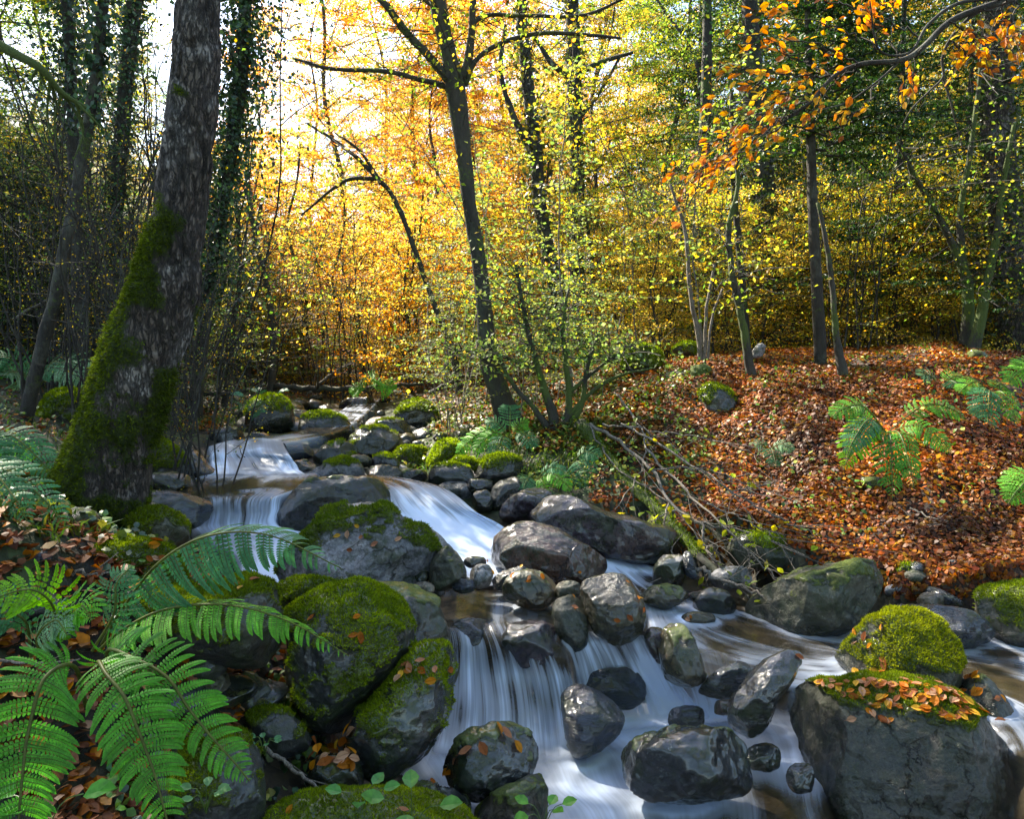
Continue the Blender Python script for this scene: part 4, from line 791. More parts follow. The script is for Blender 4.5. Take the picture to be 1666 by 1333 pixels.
for k in range(46):
    px = rng.uniform(-260, 330); d = rng.uniform(7.5, 16)
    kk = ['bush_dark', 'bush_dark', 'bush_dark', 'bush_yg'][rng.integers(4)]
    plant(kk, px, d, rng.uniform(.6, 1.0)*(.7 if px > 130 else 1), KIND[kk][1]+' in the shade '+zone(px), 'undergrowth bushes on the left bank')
for k in range(14):
    px = rng.uniform(300, 560); d = rng.uniform(12.5, 15); plant('bush_dark' if k % 2 else 'bush_yg', px, d, rng.uniform(.35, .6), 'low green bush at the head of the stream', 'bushes at the head of the stream')

hi_w, hi_c = broadleaf(91, 10.5, GREEN+YG[:2], 52, 330, .085, .45, .27)  # unseen left bank trees, added with high crowns to keep sun off the foreground
for (x, y, s_, rz, lb_) in ((-5.6, 6.0, 1., 1., 'unseen tall green tree added on the left bank so its crown shades the ferns'), (-6.2, 9.0, 1.1, 3., 'unseen tall green tree behind the straight dark trunk, added to block the sun'), (-8.5, 4.4, 1., 5., 'unseen tall green tree beyond the left edge, added to block the sun')):
    o = empty('tree', (x, y, float(Tz(x, y))), lb_, 'tree'); o.scale = (s_,)*3; o.rotation_euler[2] = rz; obj('trunk', hi_w, o); obj('crown', hi_c, o)
for n_, (x, y, s_, k_) in enumerate(((4.5, -3., 1.25, 'green'), (0., -4.5, 1.3, 'yg'), (-4.5, -3.5, 1.2, 'green'), (9.5, 0., 1.2, 'yg'), (11., 5., 1.2, 'green'), (-6.5, .5, 1.2, 'green'), (2.5, -8., 1.5, 'green'), (-3., -9., 1.5, 'yg'), (8., -8., 1.5, 'green'), (13., -2., 1.5, 'yg'), (12.5, 8., 1.3, 'gold'), (-9., -6., 1.5, 'green'), (15., 4., 1.5, 'green'), (0., -14., 1.7, 'green'))):  # unseen trees of the surrounding wood, added to darken the sky fill
    W2, L2 = (hi_w, hi_c) if n_ % 2 else KIND[k_][0][0]; o = empty('tree', (x, y, float(Tz(x, y))), 'leafy tree of the wood on the near side of the stream, outside the frame, added to dim the sky light', 'tree', 'trees of the wood around the viewpoint'); o.scale = (s_,)*3; o.rotation_euler[2] = n_*1.7; obj('trunk', W2, o); obj('crown', L2, o)
def px_path(rows, d, n=40, d2=None):
    q = spline([[*P(r[0], r[1], d if d2 is None else d+(d2-d)*i/(len(rows)-1)), r[2]*.5/FPX*d] for i, r in enumerate(rows)], n); return q[:, :3], q[:, 3]
# the big leaning tree
rows = [(143, 905, 160), (146, 868, 136), (165, 800, 138), (197, 700, 110), (226, 600, 112), (268, 480, 99), (287, 400, 79), (301, 300, 73), (311, 200, 72), (320, 100, 70), (322, 0, 68), (326, -150, 64), (332, -350, 58), (345, -700, 45)]
pts, rad = px_path(rows, 3.2, 420); base = pts[0].copy(); S_ = 112
T = nrm(np.gradient(pts, axis=0)); A = nrm(np.cross(T, [0., 1, 0])); Bv = np.cross(T, A); th = np.linspace(0, 2*math.pi, S_, endpoint=False)
dirs = np.cos(th)[None, :, None]*A[:, None]+np.sin(th)[None, :, None]*Bv[:, None]
hh = (pts[:, 2]-base[2])[:, None]; flare = 1+.22*np.exp(-np.maximum(hh, 0)/.16)*np.maximum(0, np.cos(th*5+1))[None]**2
V0 = pts[:, None]+dirs*(rad[:, None]*flare)[:, :, None]; q = V0.reshape(-1, 3); nd = dirs.reshape(-1, 3)
fur = np.abs(noise(q*np.array([30, 30, 7])+fbm(q*6, 2)[:, None]*.9)); fur2 = fbm(q*np.array([60, 60, 22]), 3)
side = nd[:, 0]; zz = q[:, 2]-base[2]
mossv = np.clip(.8-side*.7-.42*(zz-.75)+fbm(q*6, 5)*1.6+.3*np.exp(-np.maximum(zz, 0)/.3), 0, 1)*sstep(2.0, 1.2, zz+fbm(q*5, 4)*.9)
V = q+nd*((np.minimum(fur*2.2, 1)*.016-.010+fur2*.005)*(1-.6*mossv)+fbm(q*3.5, 3)*.016+mossv*.012*(1+noise(q*30)*.7))[:, None]
mb = MB(); i, j = np.meshgrid(np.arange(419), np.arange(S_), indexing='ij'); j2 = (j+1) % S_
F4 = np.stack([i*S_+j, (i+1)*S_+j, (i+1)*S_+j2, i*S_+j2], -1).reshape(-1, 4)
Vl = V-base; fnn = np.cross(Vl[F4[0, 1]]-Vl[F4[0, 0]], Vl[F4[0, 3]]-Vl[F4[0, 0]])
if fnn@nd[F4[0, 0]] < 0: F4 = F4[:, ::-1]
mb.add(Vl, F4)
tree = empty('leaning_tree', base, 'big leaning foreground tree with rough grey bark and a mossy left side', 'tree')
trunk = obj('trunk', mb.mesh('trunk', M['bark'], True, {'moss': mossv}), tree)
for rx, ry, rl in ((-.4, -.22, 1.), (.16, -.3, 1.), (-.2, -.45, .8), (-.4, .3, .9)):
    a = np.array([0, 0, .22]); m_ = np.array([rx*.55, ry*.55, .06]); e = np.array([rx*1.25, ry*1.25, 0.]); e[2] = float(Tz(base[0]+e[0], base[1]+e[1]))-base[2]-.05; m_[2] = (e[2]+.12)*.55+.04
    rb = MB(); tube(rb, spline([a, m_, e], 18), np.linspace(.1, .025, 18), 14); V_ = np.concatenate(rb.v); rb.v = [V_+fbm(V_*16, 3)[:, None]*.02]; rb.c = [np.concatenate(rb.c)]
    obj('root', rb.mesh('root', M['bark'], True, {'moss': np.clip(.6+fbm(V_*7, 3)*.8, 0, 1)}), tree)
wt = sstep(.4, .7, mossv)*(nd[:, 1] < .3)*np.repeat(rad, S_); k = rng.choice(len(q), 36000, p=wt/wt.sum()); n = len(k)
p = V[k]+rng.normal(0, .006, (n, 3))-base; h_ = rng.uniform(.007, .02, (n, 1)); dr = nrm(nd[k]*.8+rng.normal(0, .5, (n, 3))+np.array([0, 0, -.25])); sd = nrm(np.cross(dr, rng.normal(0, 1, (n, 3))))
tb = MB(); pa = (fbm(p/.12, 2)*.5+.5)[:, None]
tb.add(np.stack([p-sd*h_*.2, p+sd*h_*.2, p+dr*h_], 1).reshape(-1, 3), np.arange(n*3).reshape(-1, 3), np.repeat((np.array([.03, .05, .01])*(1-pa)+np.array([.16, .21, .03])*pa)*rng.uniform(.4, 1.5, (n, 1)), 3, 0))
tag(obj('moss', tb.mesh('moss', M['moss_tuft'], False), tree), kind='stuff')

def trunk_tree(rows, d, label, mat='bark2', moss=.0, limbs=(), name='tree', cat='tree', group=None, ivy=0, ivy_r=.3, leaves=None, sides=14, extra=None, d2=None, ivy_from=0., lsz=.05, ivycol=None):
    pts, rad = px_path(rows, d, 60, d2); base = pts[0].copy(); base[2] = max(base[2], float(Tz(base[0], base[1]))-.05)
    pts = pts.copy(); pts[0, 2] -= .1
    mb = MB(); tube(mb, pts-base, rad*(1+.0*rad), sides)
    allp = [pts]
    for lr in limbs:
        lp, lrad = px_path(lr, d, 22); tube(mb, lp-base, lrad, 8); allp.append(lp)
    V = np.concatenate(mb.v); V = V+fbm(V*9, 3)[:, None]*.012*np.sign(d); mb.v = [V]
    mz = np.clip(moss+fbm(V*4, 3)*.5, 0, 1) if moss > 0 else np.zeros(len(V)); mb.c = [np.concatenate(mb.c)]
    o = empty(name, base, label, cat, group); obj('trunk', mb.mesh('trunk', M[mat], True, {'moss': mz}), o)
    if ivy:
        k = rng.integers(int(ivy_from*60), 60, ivy); n = ivy; r_ = rng.exponential(ivy_r*.5, n)+rad[k]
        az = rng.uniform(0, 6.28, n); lump = .5+1.0*(noise(np.stack([pts[k, 2]*2.2, az*.9, k*0+d], 1))*.5+.5)
        c = pts[k]-base+np.stack([np.cos(az)*r_*lump, np.sin(az)*r_*lump, rng.normal(0, .1, n)], 1)
        lb = MB(); out = np.stack([np.cos(az), np.sin(az), np.zeros(n)], 1); s_ = rng.uniform(.6, 1.2, n)*lsz
        leafset(lb, c, rng.normal(0, 1, (n, 3))+np.array([0, 0, -.6]), out+rng.normal(0, .6, (n, 3)), s_, s_*.85, pick(ivycol or [(.035, .075, .04), (.05, .1, .045), (.07, .12, .05), (.025, .05, .035)], n, .3))
        obj('ivy', lb.mesh('ivy', M['ivy'], False), o)
    if leaves:
        n, cols, spr, lz = leaves; LP = np.vstack(allp); LP = LP[LP[:, 2] > base[2]+.6]
        ctr = LP[rng.integers(0, len(LP), n//9)]; c = ctr[rng.integers(0, len(ctr), n)]+rng.normal(0, 1, (n, 3))*np.array([spr, spr, spr*.35])-base
        tb2 = MB()
        for z_ in ctr[:140]:
            e_ = z_+rng.normal(0, spr*1.2, 3)*np.array([1, 1, .5]); tube(tb2, spline([z_-base, (z_+e_)/2-base+rng.normal(0, .04, 3), e_-base], 5), np.linspace(.006, .002, 5), 3, None, False)
        tag(obj('twigs', tb2.mesh('twigs', M['bark2'], True, {'moss': np.zeros(tb2.n)}), o), kind='stuff')
        lb = MB(); s_ = rng.uniform(.6, 1.2, n)*lz; leafset(lb, c, rng.normal(0, 1, (n, 3)), np.array([0, 0, 1.])+rng.normal(0, .5, (n, 3)), s_, s_*.7, pick(cols, n, .2))
        obj('crown', lb.mesh('crown', M['leaf'], False), o)
    return o
trunk_tree([(836, 705, 60), (826, 680, 44), (812, 640, 36), (795, 580, 31), (787, 500, 26), (778, 420, 24), (765, 340, 23), (755, 250, 25), (742, 150, 31), (735, 110, 27), (724, 60, 25), (712, 0, 27), (700, -100, 30), (690, -250, 20)], 7.,
 'slender forked tree with a curved base standing on the middle bank', 'bark3', .25,
 limbs=[[(738, 138, 16), (700, 95, 13), (652, 40, 12), (612, -10, 10), (560, -60, 6)], [(735, 143, 10), (690, 130, 8), (620, 115, 7), (540, 112, 6), (480, 95, 4)], [(750, 130, 14), (763, 90, 13), (768, 30, 12), (770, -40, 10), (780, -120, 6)],
        [(756, 140, 9), (772, 100, 8), (810, 72, 8), (870, 55, 7), (940, 55, 6), (1010, 62, 4)], [(765, 45, 8), (790, 25, 7), (860, 25, 6), (950, 24, 5), (1020, -5, 4)], [(720, 20, 6), (690, 0, 5), (655, -30, 4)]], leaves=(2400, YG+GREEN+GOLD[:2], .42, .048))
trunk_tree([(895, 560, 30), (905, 480, 27), (880, 350, 22), (872, 250, 21), (860, 150, 20), (850, 50, 18), (845, -80, 15)], 10.5, 'ivy clad trunk just right of the forked tree', 'bark2', .2, ivy=1500, ivy_r=.22, lsz=.07, ivycol=[(.06, .07, .02), (.12, .11, .02), (.05, .06, .03)],
 limbs=[[(872, 260, 12), (840, 200, 10), (815, 120, 8), (822, 40, 6)]])
trunk_tree([(945, 560, 26), (938, 400, 24), (940, 300, 22), (935, 180, 24), (932, 60, 22), (930, -80, 18)], 12., 'straight dark trunk second to the right of the forked tree', 'bark2', .3, ivy=1600, ivy_r=.2, lsz=.07, ivycol=[(.05, .06, .02), (.09, .1, .02)],
 limbs=[[(935, 130, 12), (900, 105, 9), (870, 60, 6)], [(938, 120, 10), (980, 100, 8), (1030, 85, 5)], [(936, 200, 8), (975, 150, 6), (1010, 90, 4)]])
trunk_tree([(1140, 555, 24), (1138, 450, 22), (1142, 350, 21), (1145, 240, 18), (1150, 100, 16), (1150, -60, 12)], 11.5, 'mossy trunk behind the mossy stump', 'bark2', .35, ivy=900, ivy_r=.12, lsz=.06)
trunk_tree([(1262, 560, 40), (1255, 450, 34), (1248, 330, 32), (1235, 230, 34), (1225, 100, 28), (1215, -80, 22)], 11., 'thick dark ivy covered trunk behind the young fir', 'bark2', .3, ivy=1900, ivy_r=.16, lsz=.06, ivycol=[(.04, .05, .015), (.08, .08, .02)])
trunk_tree([(1655, 590, 62), (1648, 500, 52), (1640, 380, 50), (1625, 260, 48), (1622, 130, 46), (1625, 0, 44), (1640, -120, 38)], 8.8, 'thick pale blotched trunk with ivy at the right edge', 'bark', .3, ivy=2200, ivy_r=.12, ivy_from=.0, lsz=.06, ivycol=[(.03, .05, .015), (.08, .1, .02)])
trunk_tree([(1335, 582, 20), (1328, 450, 18), (1322, 330, 16), (1318, 180, 13), (1315, 60, 10), (1312, -60, 7)], 7.5, 'young fir with a thin straight trunk and bare lower twigs', 'bark2', .1, name='fir_tree')
fir = C.objects[-1]
trunk_tree([(1226, 615, 16), (1218, 590, 15), (1212, 545, 13), (1203, 500, 12), (1190, 440, 10), (1185, 370, 9), (1200, 300, 7), (1190, 200, 5)], 7., 'thin crooked sapling with a mossy foot beside the white stone', 'bark3', .45, leaves=(500, YG+GREEN, .3, .05), sides=8)
trunk_tree([(1215, 560, 12), (1208, 470, 11), (1200, 380, 10), (1192, 280, 9), (1190, 150, 6)], 8.5, 'straight sapling behind the crooked sapling', 'bark2', .3, leaves=(400, GREEN, .35, .05), sides=8)
trunk_tree([(1372, 605, 18), (1362, 560, 12), (1355, 480, 9), (1345, 400, 8), (1330, 330, 6)], 6.8, 'thin leaning sapling just right of the young fir', 'bark3', .4, sides=8)
trunk_tree([(1570, 570, 22), (1575, 500, 19), (1568, 440, 17), (1530, 360, 10), (1490, 290, 8), (1460, 230, 6)], 8., 'forked slender tree left of the thick pale trunk', 'bark3', .5, limbs=[[(1568, 440, 14), (1562, 350, 11), (1575, 270, 9), (1590, 160, 7), (1600, 60, 5)]], leaves=(900, YG+GREEN, .4, .042), sides=8)
trunk_tree([(1582, 575, 22), (1595, 520, 18), (1606, 460, 15), (1622, 380, 12), (1632, 300, 9), (1650, 200, 6)], 7.8, 'mossy slender tree leaning right against the thick pale trunk', 'bark3', .6, leaves=(600, YG+GREEN, .4, .042), sides=8)
trunk_tree([(1140, 595, 8), (1135, 540, 8), (1122, 470, 7), (1115, 380, 6), (1090, 300, 4)], 7.5, 'thin grey stem growing from the mossy stump', 'twig', 0, limbs=[[(1145, 590, 6), (1150, 500, 5), (1162, 430, 4)], [(1150, 595, 5), (1158, 520, 4), (1175, 470, 3)]], sides=6)
trunk_tree([(905, 712, 22), (900, 680, 17), (888, 640, 13), (870, 580, 9), (850, 500, 7), (838, 430, 5)], 6.5, 'leafy multi stemmed shrub with mossy feet right of the forked tree', 'bark3', .5, name='shrub', cat='shrub',
 limbs=[[(908, 710, 20), (925, 670, 13), (922, 600, 9), (915, 540, 7), (925, 470, 4)], [(912, 712, 16), (945, 660, 10), (955, 600, 8), (975, 540, 5)], [(900, 705, 14), (868, 665, 9), (830, 620, 7), (800, 560, 5)], [(905, 700, 10), (960, 640, 7), (1010, 610, 5), (1060, 600, 3)], [(925, 640, 7), (985, 590, 5), (1030, 560, 3)], [(870, 600, 6), (800, 575, 4), (740, 570, 3)]], leaves=(1700, SAPC[:3]+SAPC[4:]+SAPC[:2], .24, .045), sides=8)
# stump
mb = MB(); pts, rad = px_path([(1138, 650, 30), (1139, 635, 33), (1140, 615, 35), (1140, 600, 33), (1140, 593, 14)], 7.0, 20); tube(mb, pts-pts[0], rad, 18); V = np.concatenate(mb.v); mb.v = [V+fbm(V*14, 3)[:, None]*.02]; mb.c = [np.concatenate(mb.c)]
o = empty('tree_stump', pts[0], 'short stump wrapped in bright moss on the slope below the trunks', 'stump'); obj('stump_wood', mb.mesh('stump', M['bark3'], True, {'moss': np.ones(len(V))}), o)
# left trunks
trunk_tree([(140, 740, 26), (135, 640, 22), (128, 500, 20), (122, 350, 18), (118, 200, 17), (112, 80, 16), (105, -60, 16), (100, -200, 16)], 6.6, 'straight dark trunk with ivy left of the leaning tree', 'bark2', .1, ivy=2600, ivy_r=.36, ivy_from=.55, lsz=.045)
trunk_tree([(30, 735, 22), (55, 620, 21), (90, 480, 19), (120, 330, 18), (150, 160, 17), (163, 60, 16), (172, -80, 15)], 5.6, 'slanting bare trunk crossing the straight dark trunk at the left', 'bark2', .25, ivy=700, ivy_r=.1, ivy_from=.6, lsz=.05)
trunk_tree([(170, 680, 22), (175, 550, 21), (188, 350, 22), (200, 200, 22), (212, 60, 24), (230, -60, 22)], 8.8, 'ivy sleeved trunk standing against the bright sky', 'bark2', .1, ivy=3400, ivy_r=.1, ivy_from=.35, lsz=.045)
trunk_tree([(318, 690, 22), (322, 620, 20), (335, 500, 20), (352, 380, 20), (375, 250, 22), (392, 120, 22), (400, 0, 20), (405, -120, 16)], 8., 'tall tree heavily draped in ivy between the leaning tree and the golden beeches', 'bark2', .2, ivy=9000, ivy_r=.36, ivy_from=.3, lsz=.05)
trunk_tree([(440, 640, 14), (445, 560, 12), (435, 470, 10), (415, 380, 9), (400, 280, 7)], 11, 'thin pale stem in front of the golden glow', 'bark3', .1, leaves=(500, GOLD, .5, .06), sides=8)
trunk_tree([(365, 660, 10), (375, 560, 9), (390, 450, 8), (385, 330, 7)], 10, 'thin dark stem right of the ivy draped tree', 'bark2', .1, leaves=(500, GREEN, .5, .06), sides=8)
trunk_tree([(400, 655, 12), (405, 560, 10), (410, 430, 8), (425, 330, 6)], 12, 'slender leaning stem at the head of the stream', 'bark2', .1, sides=8)
trunk_tree([(748, 640, 13), (735, 570, 11), (700, 480, 9), (650, 340, 8), (615, 290, 8), (560, 240, 6), (500, 200, 4)], 9.5, 'leaning bough arching left in front of the golden beeches', 'bark3', .1, limbs=[[(615, 290, 8), (560, 295, 6), (490, 350, 3)], [(620, 300, 6), (590, 250, 5), (545, 215, 3)]], leaves=(700, GREEN+GOLD, .4, .06), sides=8)
# bare thicket stems on the left
th = []
for v_ in range(4):
    mb = MB(); lb = MB(); CCs = []
    for s_ in range(5):
        a0 = rng.normal(0, .15, 3)*[1, 1, 0]; e = a0+np.array([rng.normal(.1, .7), rng.normal(0, .5), rng.uniform(2.4, 4.2)]); m_ = (a0+e)/2+rng.normal(0, .15, 3)
        q = wood(mb, [a0+[0, 0, -.15], m_, e], .016, .004, 12, 5, .015)
        for t_ in range(9):
            k = rng.integers(3, 12); a = q[k]; e2 = a+np.array([rng.normal(0, .5), rng.normal(0, .4), rng.uniform(.0, .6)]); q2 = wood(mb, [a, (a+e2)/2+rng.normal(0, .05, 3), e2], .007, .002, 6, 3, .012); CCs.append(q2[1:]); 
            for u_ in range(2):
                k = rng.integers(1, 6); b_ = q2[k]; wood(mb, [b_, b_+rng.normal(0, .16, 3)+[0, 0, .05]], .003, .0015, 3, 3)
    cc = np.vstack(CCs); n = 420; c = cc[rng.integers(0, len(cc), n)]+rng.normal(0, .05, (n, 3)); s_ = rng.uniform(.018, .038, n)
    leafset(lb, c, rng.normal(0, 1, (n, 3)), rng.normal(0, .6, (n, 3))+[0, -.2, 1], s_, s_*.75, pick([(.3, .28, .04), (.1, .16, .05), (.07, .11, .05), (.4, .3, .05)], n))
    th.append((mb.mesh('stem', M['bark2'], True, {'moss': np.zeros(mb.n)}), lb.mesh('leaves', M['leaf'], False)))
def thicket(px, d, s, lab, grp, lean=0.):
    x = (px-833)/FPX*d; o = empty('shrub', (x, d, float(Tz(x, d))), lab, 'shrub', grp); o.scale = (s, s, s); o.rotation_euler = (0, lean, rng.uniform(0, 6.3)); a, b = th[rng.integers(4)]; obj('stem', a, o); obj('leaves', b, o)
for k in range(24):
    px = rng.uniform(-60, 330); thicket(px, rng.uniform(4.8, 9.5), rng.uniform(.4, .78), 'thin stemmed shrub in the dark thicket '+zone(px), 'thicket shrubs on the left bank')
for px, d, s_ in ((190, 8.6, 1.15), (215, 9.5, 1.3), (250, 9., 1.2), (290, 10., 1.4), (335, 9.2, 1.2), (150, 9.5, 1.3), (60, 8., 1.1), (270, 7.5, 1.)): thicket(px, d, s_, ['tall thin bare shrub against the bright sky ', 'lanky leaning shrub reaching the sky gap '][int(d*2) % 2]+zone(px), 'tall shrubs against the sky at the left')
for k in range(16):
    px = rng.uniform(1000, 1700); thicket(px, rng.uniform(8.5, 12), rng.uniform(.6, .9), 'thin stemmed shrub on the crest of the bank '+zone(px), 'thin shrubs on the crest of the right bank')
for k in range(8): thicket(rng.uniform(340, 620), rng.uniform(10.5, 14), rng.uniform(.5, .9), 'twiggy shrub at the head of the stream', 'twiggy shrubs at the head of the stream')
# leafy saplings with layered grey green leaves
sg = []
for v_ in range(4):
    mb, lb = MB(), MB(); H = 3.2; q = wood(mb, [(0, 0, -.15), (rng.normal(0, .1), rng.normal(0, .1), H*.5), (rng.normal(0, .3), rng.normal(0, .3), H)], .013, .003, 16, 5, .01)
    CC = []
    for b in range(22):
        k = rng.integers(3, 16); az = rng.uniform(0, 6.3); l_ = rng.uniform(.35, .95)*(1.2-k/18); e = q[k]+np.array([math.cos(az)*l_, math.sin(az)*l_, rng.uniform(-.05, .2)*l_])
        q2 = wood(mb, [q[k], (q[k]+e)/2+[0, 0, .05], e], .005, .0015, 7, 3); m = int(46*l_)
        CC.append(q2[rng.integers(1, 7, m)]+rng.normal(0, 1, (m, 3))*[.07, .07, .018])
    c = np.vstack(CC); n = len(c); s_ = rng.uniform(.035, .065, n); leafset(lb, c, rng.normal(0, 1, (n, 3))*[1, 1, .3], np.array([0, -.25, 1.])+rng.normal(0, .3, (n, 3)), s_, s_*.72, pick(SAPC, n), 'hex')
    sg.append((mb.mesh('stem', M['twig'], True, {'moss': np.zeros(mb.n)}), lb.mesh('leaves', M['leaf'], False)))
def sapling(px, d, s, lab, grp):
    x = (px-833)/FPX*d; o = empty('sapling', (x, d, float(Tz(x, d))), lab, 'sapling', grp); o.scale = (s, s, s); o.rotation_euler = (rng.normal(0, .06), rng.normal(0, .06), rng.uniform(0, 6.3)); a, b = sg[rng.integers(4)]; obj('stem', a, o); obj('leaves', b, o)
for k in range(34):
    px = rng.uniform(640, 1180); sapling(px, rng.uniform(7.8, 11.5), rng.uniform(.6, 1.1), 'thin sapling with flat layers of grey green leaves '+zone(px), 'leafy saplings between the trunks')
for k in range(9): sapling(rng.uniform(720, 960), rng.uniform(6.7, 7.6), rng.uniform(.42, .62), 'small leafy sapling at the foot of the forked tree', 'small saplings round the forked tree')
for k in range(12): sapling(rng.uniform(330, 640), rng.uniform(11., 15), rng.uniform(.6, .9), 'leafy sapling near the head of the stream', 'saplings near the head of the stream')
# conifer boughs
def boughs(H, n, seed, lower=.3):
    rg = np.random.default_rng(seed); lb, mb = MB(), MB(); C_, A_, N_ = [], [], []
    for b in range(n):
        t = lower+(1-lower)*b/n; az = b*2.4+rg.normal(0, .3); l_ = H*.36*(1.12-t)*rg.uniform(.7, 1.15); d_ = np.array([math.cos(az), math.sin(az), 0]); a = np.array([0, 0, t*H])
        e = a+d_*l_+[0, 0, -.12*l_]; q = spline([a, a+d_*l_*.5+[0, 0, .04*l_], e], 9); tube(mb, q, np.linspace(.012, .003, 9), 4, None, False)
        for k in range(1, 9):
            for sgn in (-1, 1):
                sd = np.array([-d_[1], d_[0], 0])*sgn; tl = l_*.42*(1.15-k/9)*rg.uniform(.7, 1.2); e2 = q[k]+(d_*.7+sd)*tl*.8+[0, 0, -.1*tl]
                m = max(4, int(tl*95)); tt = rg.random((m, 1)); C_.append(q[k]+(e2-q[k])*tt+rg.normal(0, .012, (m, 3))); A_.append(np.broadcast_to(nrm(e2-q[k]), (m, 3))+rg.normal(0, .6, (m, 3)))
    c = np.vstack(C_); n_ = len(c); s_ = rg.uniform(.05, .085, n_); leafset(lb, c, np.vstack(A_), np.array([0, 0, 1.])+rg.normal(0, .4, (n_, 3)), s_, s_*.3, pick([(.02, .05, .02), (.03, .075, .025), (.07, .11, .03)], n_))
    return mb, lb
mb, lb = boughs(4.6, 60, 3, .42); 
obj('branches', mb.mesh('branches', M['bark2'], True, {'moss': np.zeros(mb.n)}), None).parent = None
FB = C.objects[-1]; FC = obj('crown', lb.mesh('crown', M['needle'], False))
firs = [o for o in C.objects if o.name.startswith('fir_tree')][0]
FB.parent = firs; FC.parent = firs
mb2, lb2 = boughs(9., 80, 5, .12); fw = MB(); tube(fw, [(0, 0, -.3), (0, 0, 4), (0, 0, 9.)], [.09, .06, .01], 8, None, False); 
fm = (fw.mesh('trunk', M['bark2'], True, {'moss': np.zeros(fw.n)}), mb2.mesh('branches', M['bark2'], True, {'moss': np.zeros(mb2.n)}), lb2.mesh('crown', M['needle'], False))
for px, d, s, lab in ((1450, 9.5, .72, 'dark fir with drooping boughs right of the young fir'), (1225, 12.5, .9, 'dark fir behind the thick ivy covered trunk'), (1560, 13, .9, 'dark fir behind the forked slender tree'), (1380, 15, 1.1, 'tall dark fir deep behind the young fir'), (1720, 11, .9, 'dark fir at the right edge'), (1130, 16, 1., 'tall fir behind the mossy stump')):
    x = (px-833)/FPX*d; o = empty('fir_tree', (x, d, float(Tz(x, d))), lab, 'tree'); o.scale = (s, s, s); o.rotation_euler[2] = px
    obj('trunk', fm[0], o); obj('branches', fm[1], o); obj('crown', fm[2], o)

# ------------------------------------------------------------------ ferns
def pinna_mesh(seed, cols, fine=True):
    rg = np.random.default_rng(seed); mb = MB(); n = 17 if fine else 9; q = spline([(0, 0, 0), (.5, .03, .035), (.85, .12, -.01), (1, .2, -.06)], 12)
    tube(mb, q, np.linspace(.012, .004, 12), 3, (.14, .13, .05), False); tt = np.linspace(.04, .97, n); tt2 = np.linspace(0, 1, 12)
    for s_ in (-1, 1):
        c = np.stack([np.interp(tt, tt2, q[:, k]) for k in range(3)], 1); w_ = .105*(1-tt**2.2)*(.8+.2*np.minimum(1, tt*6))+.012
        dr = nrm(np.stack([np.full(n, .32), np.full(n, float(s_)), np.full(n, -.12)], 1)); b = .5/n*1.45
        x = np.array([1., 0, 0]); V = np.stack([c-x*b*.9, c-x*b*.8+dr*(w_*.7)[:, None], c+dr*w_[:, None], c+x*b*.5+dr*(w_*.75)[:, None], c+x*b*.95], 1)
        f = np.array([[0, 1, 2], [0, 2, 3], [0, 3, 4]]); f = f if s_ < 0 else f[:, ::-1]
        col = np.array(cols)*rg.uniform(.82, 1.2, (n, 1)); mb.add(V.reshape(-1, 3), ((np.arange(n)*5)[:, None, None]+f).reshape(-1, 3), np.repeat(col, 5, 0))
    return mb
FG = {'bright': (.1, .29, .045), 'teal': (.08, .22, .1), 'mid': (.16, .4, .06), 'lime': (.26, .52, .05), 'pale': (.18, .3, .17)}
PM = {(k, s): pinna_mesh(s, c).mesh('pinna', M['fern'], False) for k, c in FG.items() for s in (1, 2)}
PMA = {k: pinna_mesh(1, c, False) for k, c in FG.items()}
def pinna_len(t): return np.interp(t, [0, .12, .3, .5, .75, .92, 1], [.5, .85, 1., .93, .58, .24, .06])
def frond(fern, path, width, n, face, color='bright', split=True, droop=.15, start=.12, stalkcol=(.13, .15, .04), asym=0.):
    """path: world points base to tip; face: rough normal of the blade"""
    q = spline(path, 60); base = np.array(fern.location); T = nrm(np.gradient(q, axis=0)); ln = np.linalg.norm(np.diff(q, axis=0), axis=1).sum()
    mb = MB(); tube(mb, q-base, np.linspace(.0042, .0012, 60)*(1.2 if ln > .5 else 1), 5, stalkcol)
    if split: fo = obj('frond', mb.mesh('frond', M['fern'], True), fern)
    for k in range(n):
        t = start+(1-start)*(k+.5)/n; i = min(58, int(t*59)); p = q[i]-base; tg = T[i]; nn = np.array(face, float); nn = nrm(nn-tg*(nn@tg)); sd = np.cross(tg, nn)
        for s_ in (-1, 1):
            l_ = width*.5*float(pinna_len((t-start)/(1-start)))*rng.uniform(.86, 1.08)*(1+asym*s_)*(.55 if rng.random() < .03 else 1)
            x = nrm(sd*s_+tg*(.1+.38*t*t)-nn*(droop+rng.normal(0, .06))+rng.normal(0, .05, 3)); y = nrm(tg-x*(tg@x)); z = np.cross(x, y)
            if z@nn < 0: z = -z
            zz_ = nrm(z+y*rng.normal(.1, .12)); yy = np.cross(zz_, x)
            if yy@tg < 0: yy = -yy
            wy = max(.3, min(1.4, (ln*(1-start)/n)*(5.2 if split else 4.8)/max(l_, .01)))
            if split:
                o = bpy.data.objects.new('pinna', PM[(color, rng.integers(1, 3))]); C.objects.link(o); o.parent = fo
                o.matrix_local = Matrix(((x[0]*l_, yy[0]*l_*wy, zz_[0]*l_, p[0]), (x[1]*l_, yy[1]*l_*wy, zz_[1]*l_, p[1]), (x[2]*l_, yy[2]*l_*wy, zz_[2]*l_, p[2]), (0, 0, 0, 1)))
            else:
                src = PMA[color]; V = np.concatenate(src.v); c = np.concatenate(src.c); R3 = np.stack([x*l_, yy*l_*wy, zz_*l_]); mb.add(V@R3+p, [f for f in src.f], c*rng.uniform(.8, 1.2))
    if not split: fo = obj('frond', mb.mesh('frond', M['fern'], False), fern)
    return fo
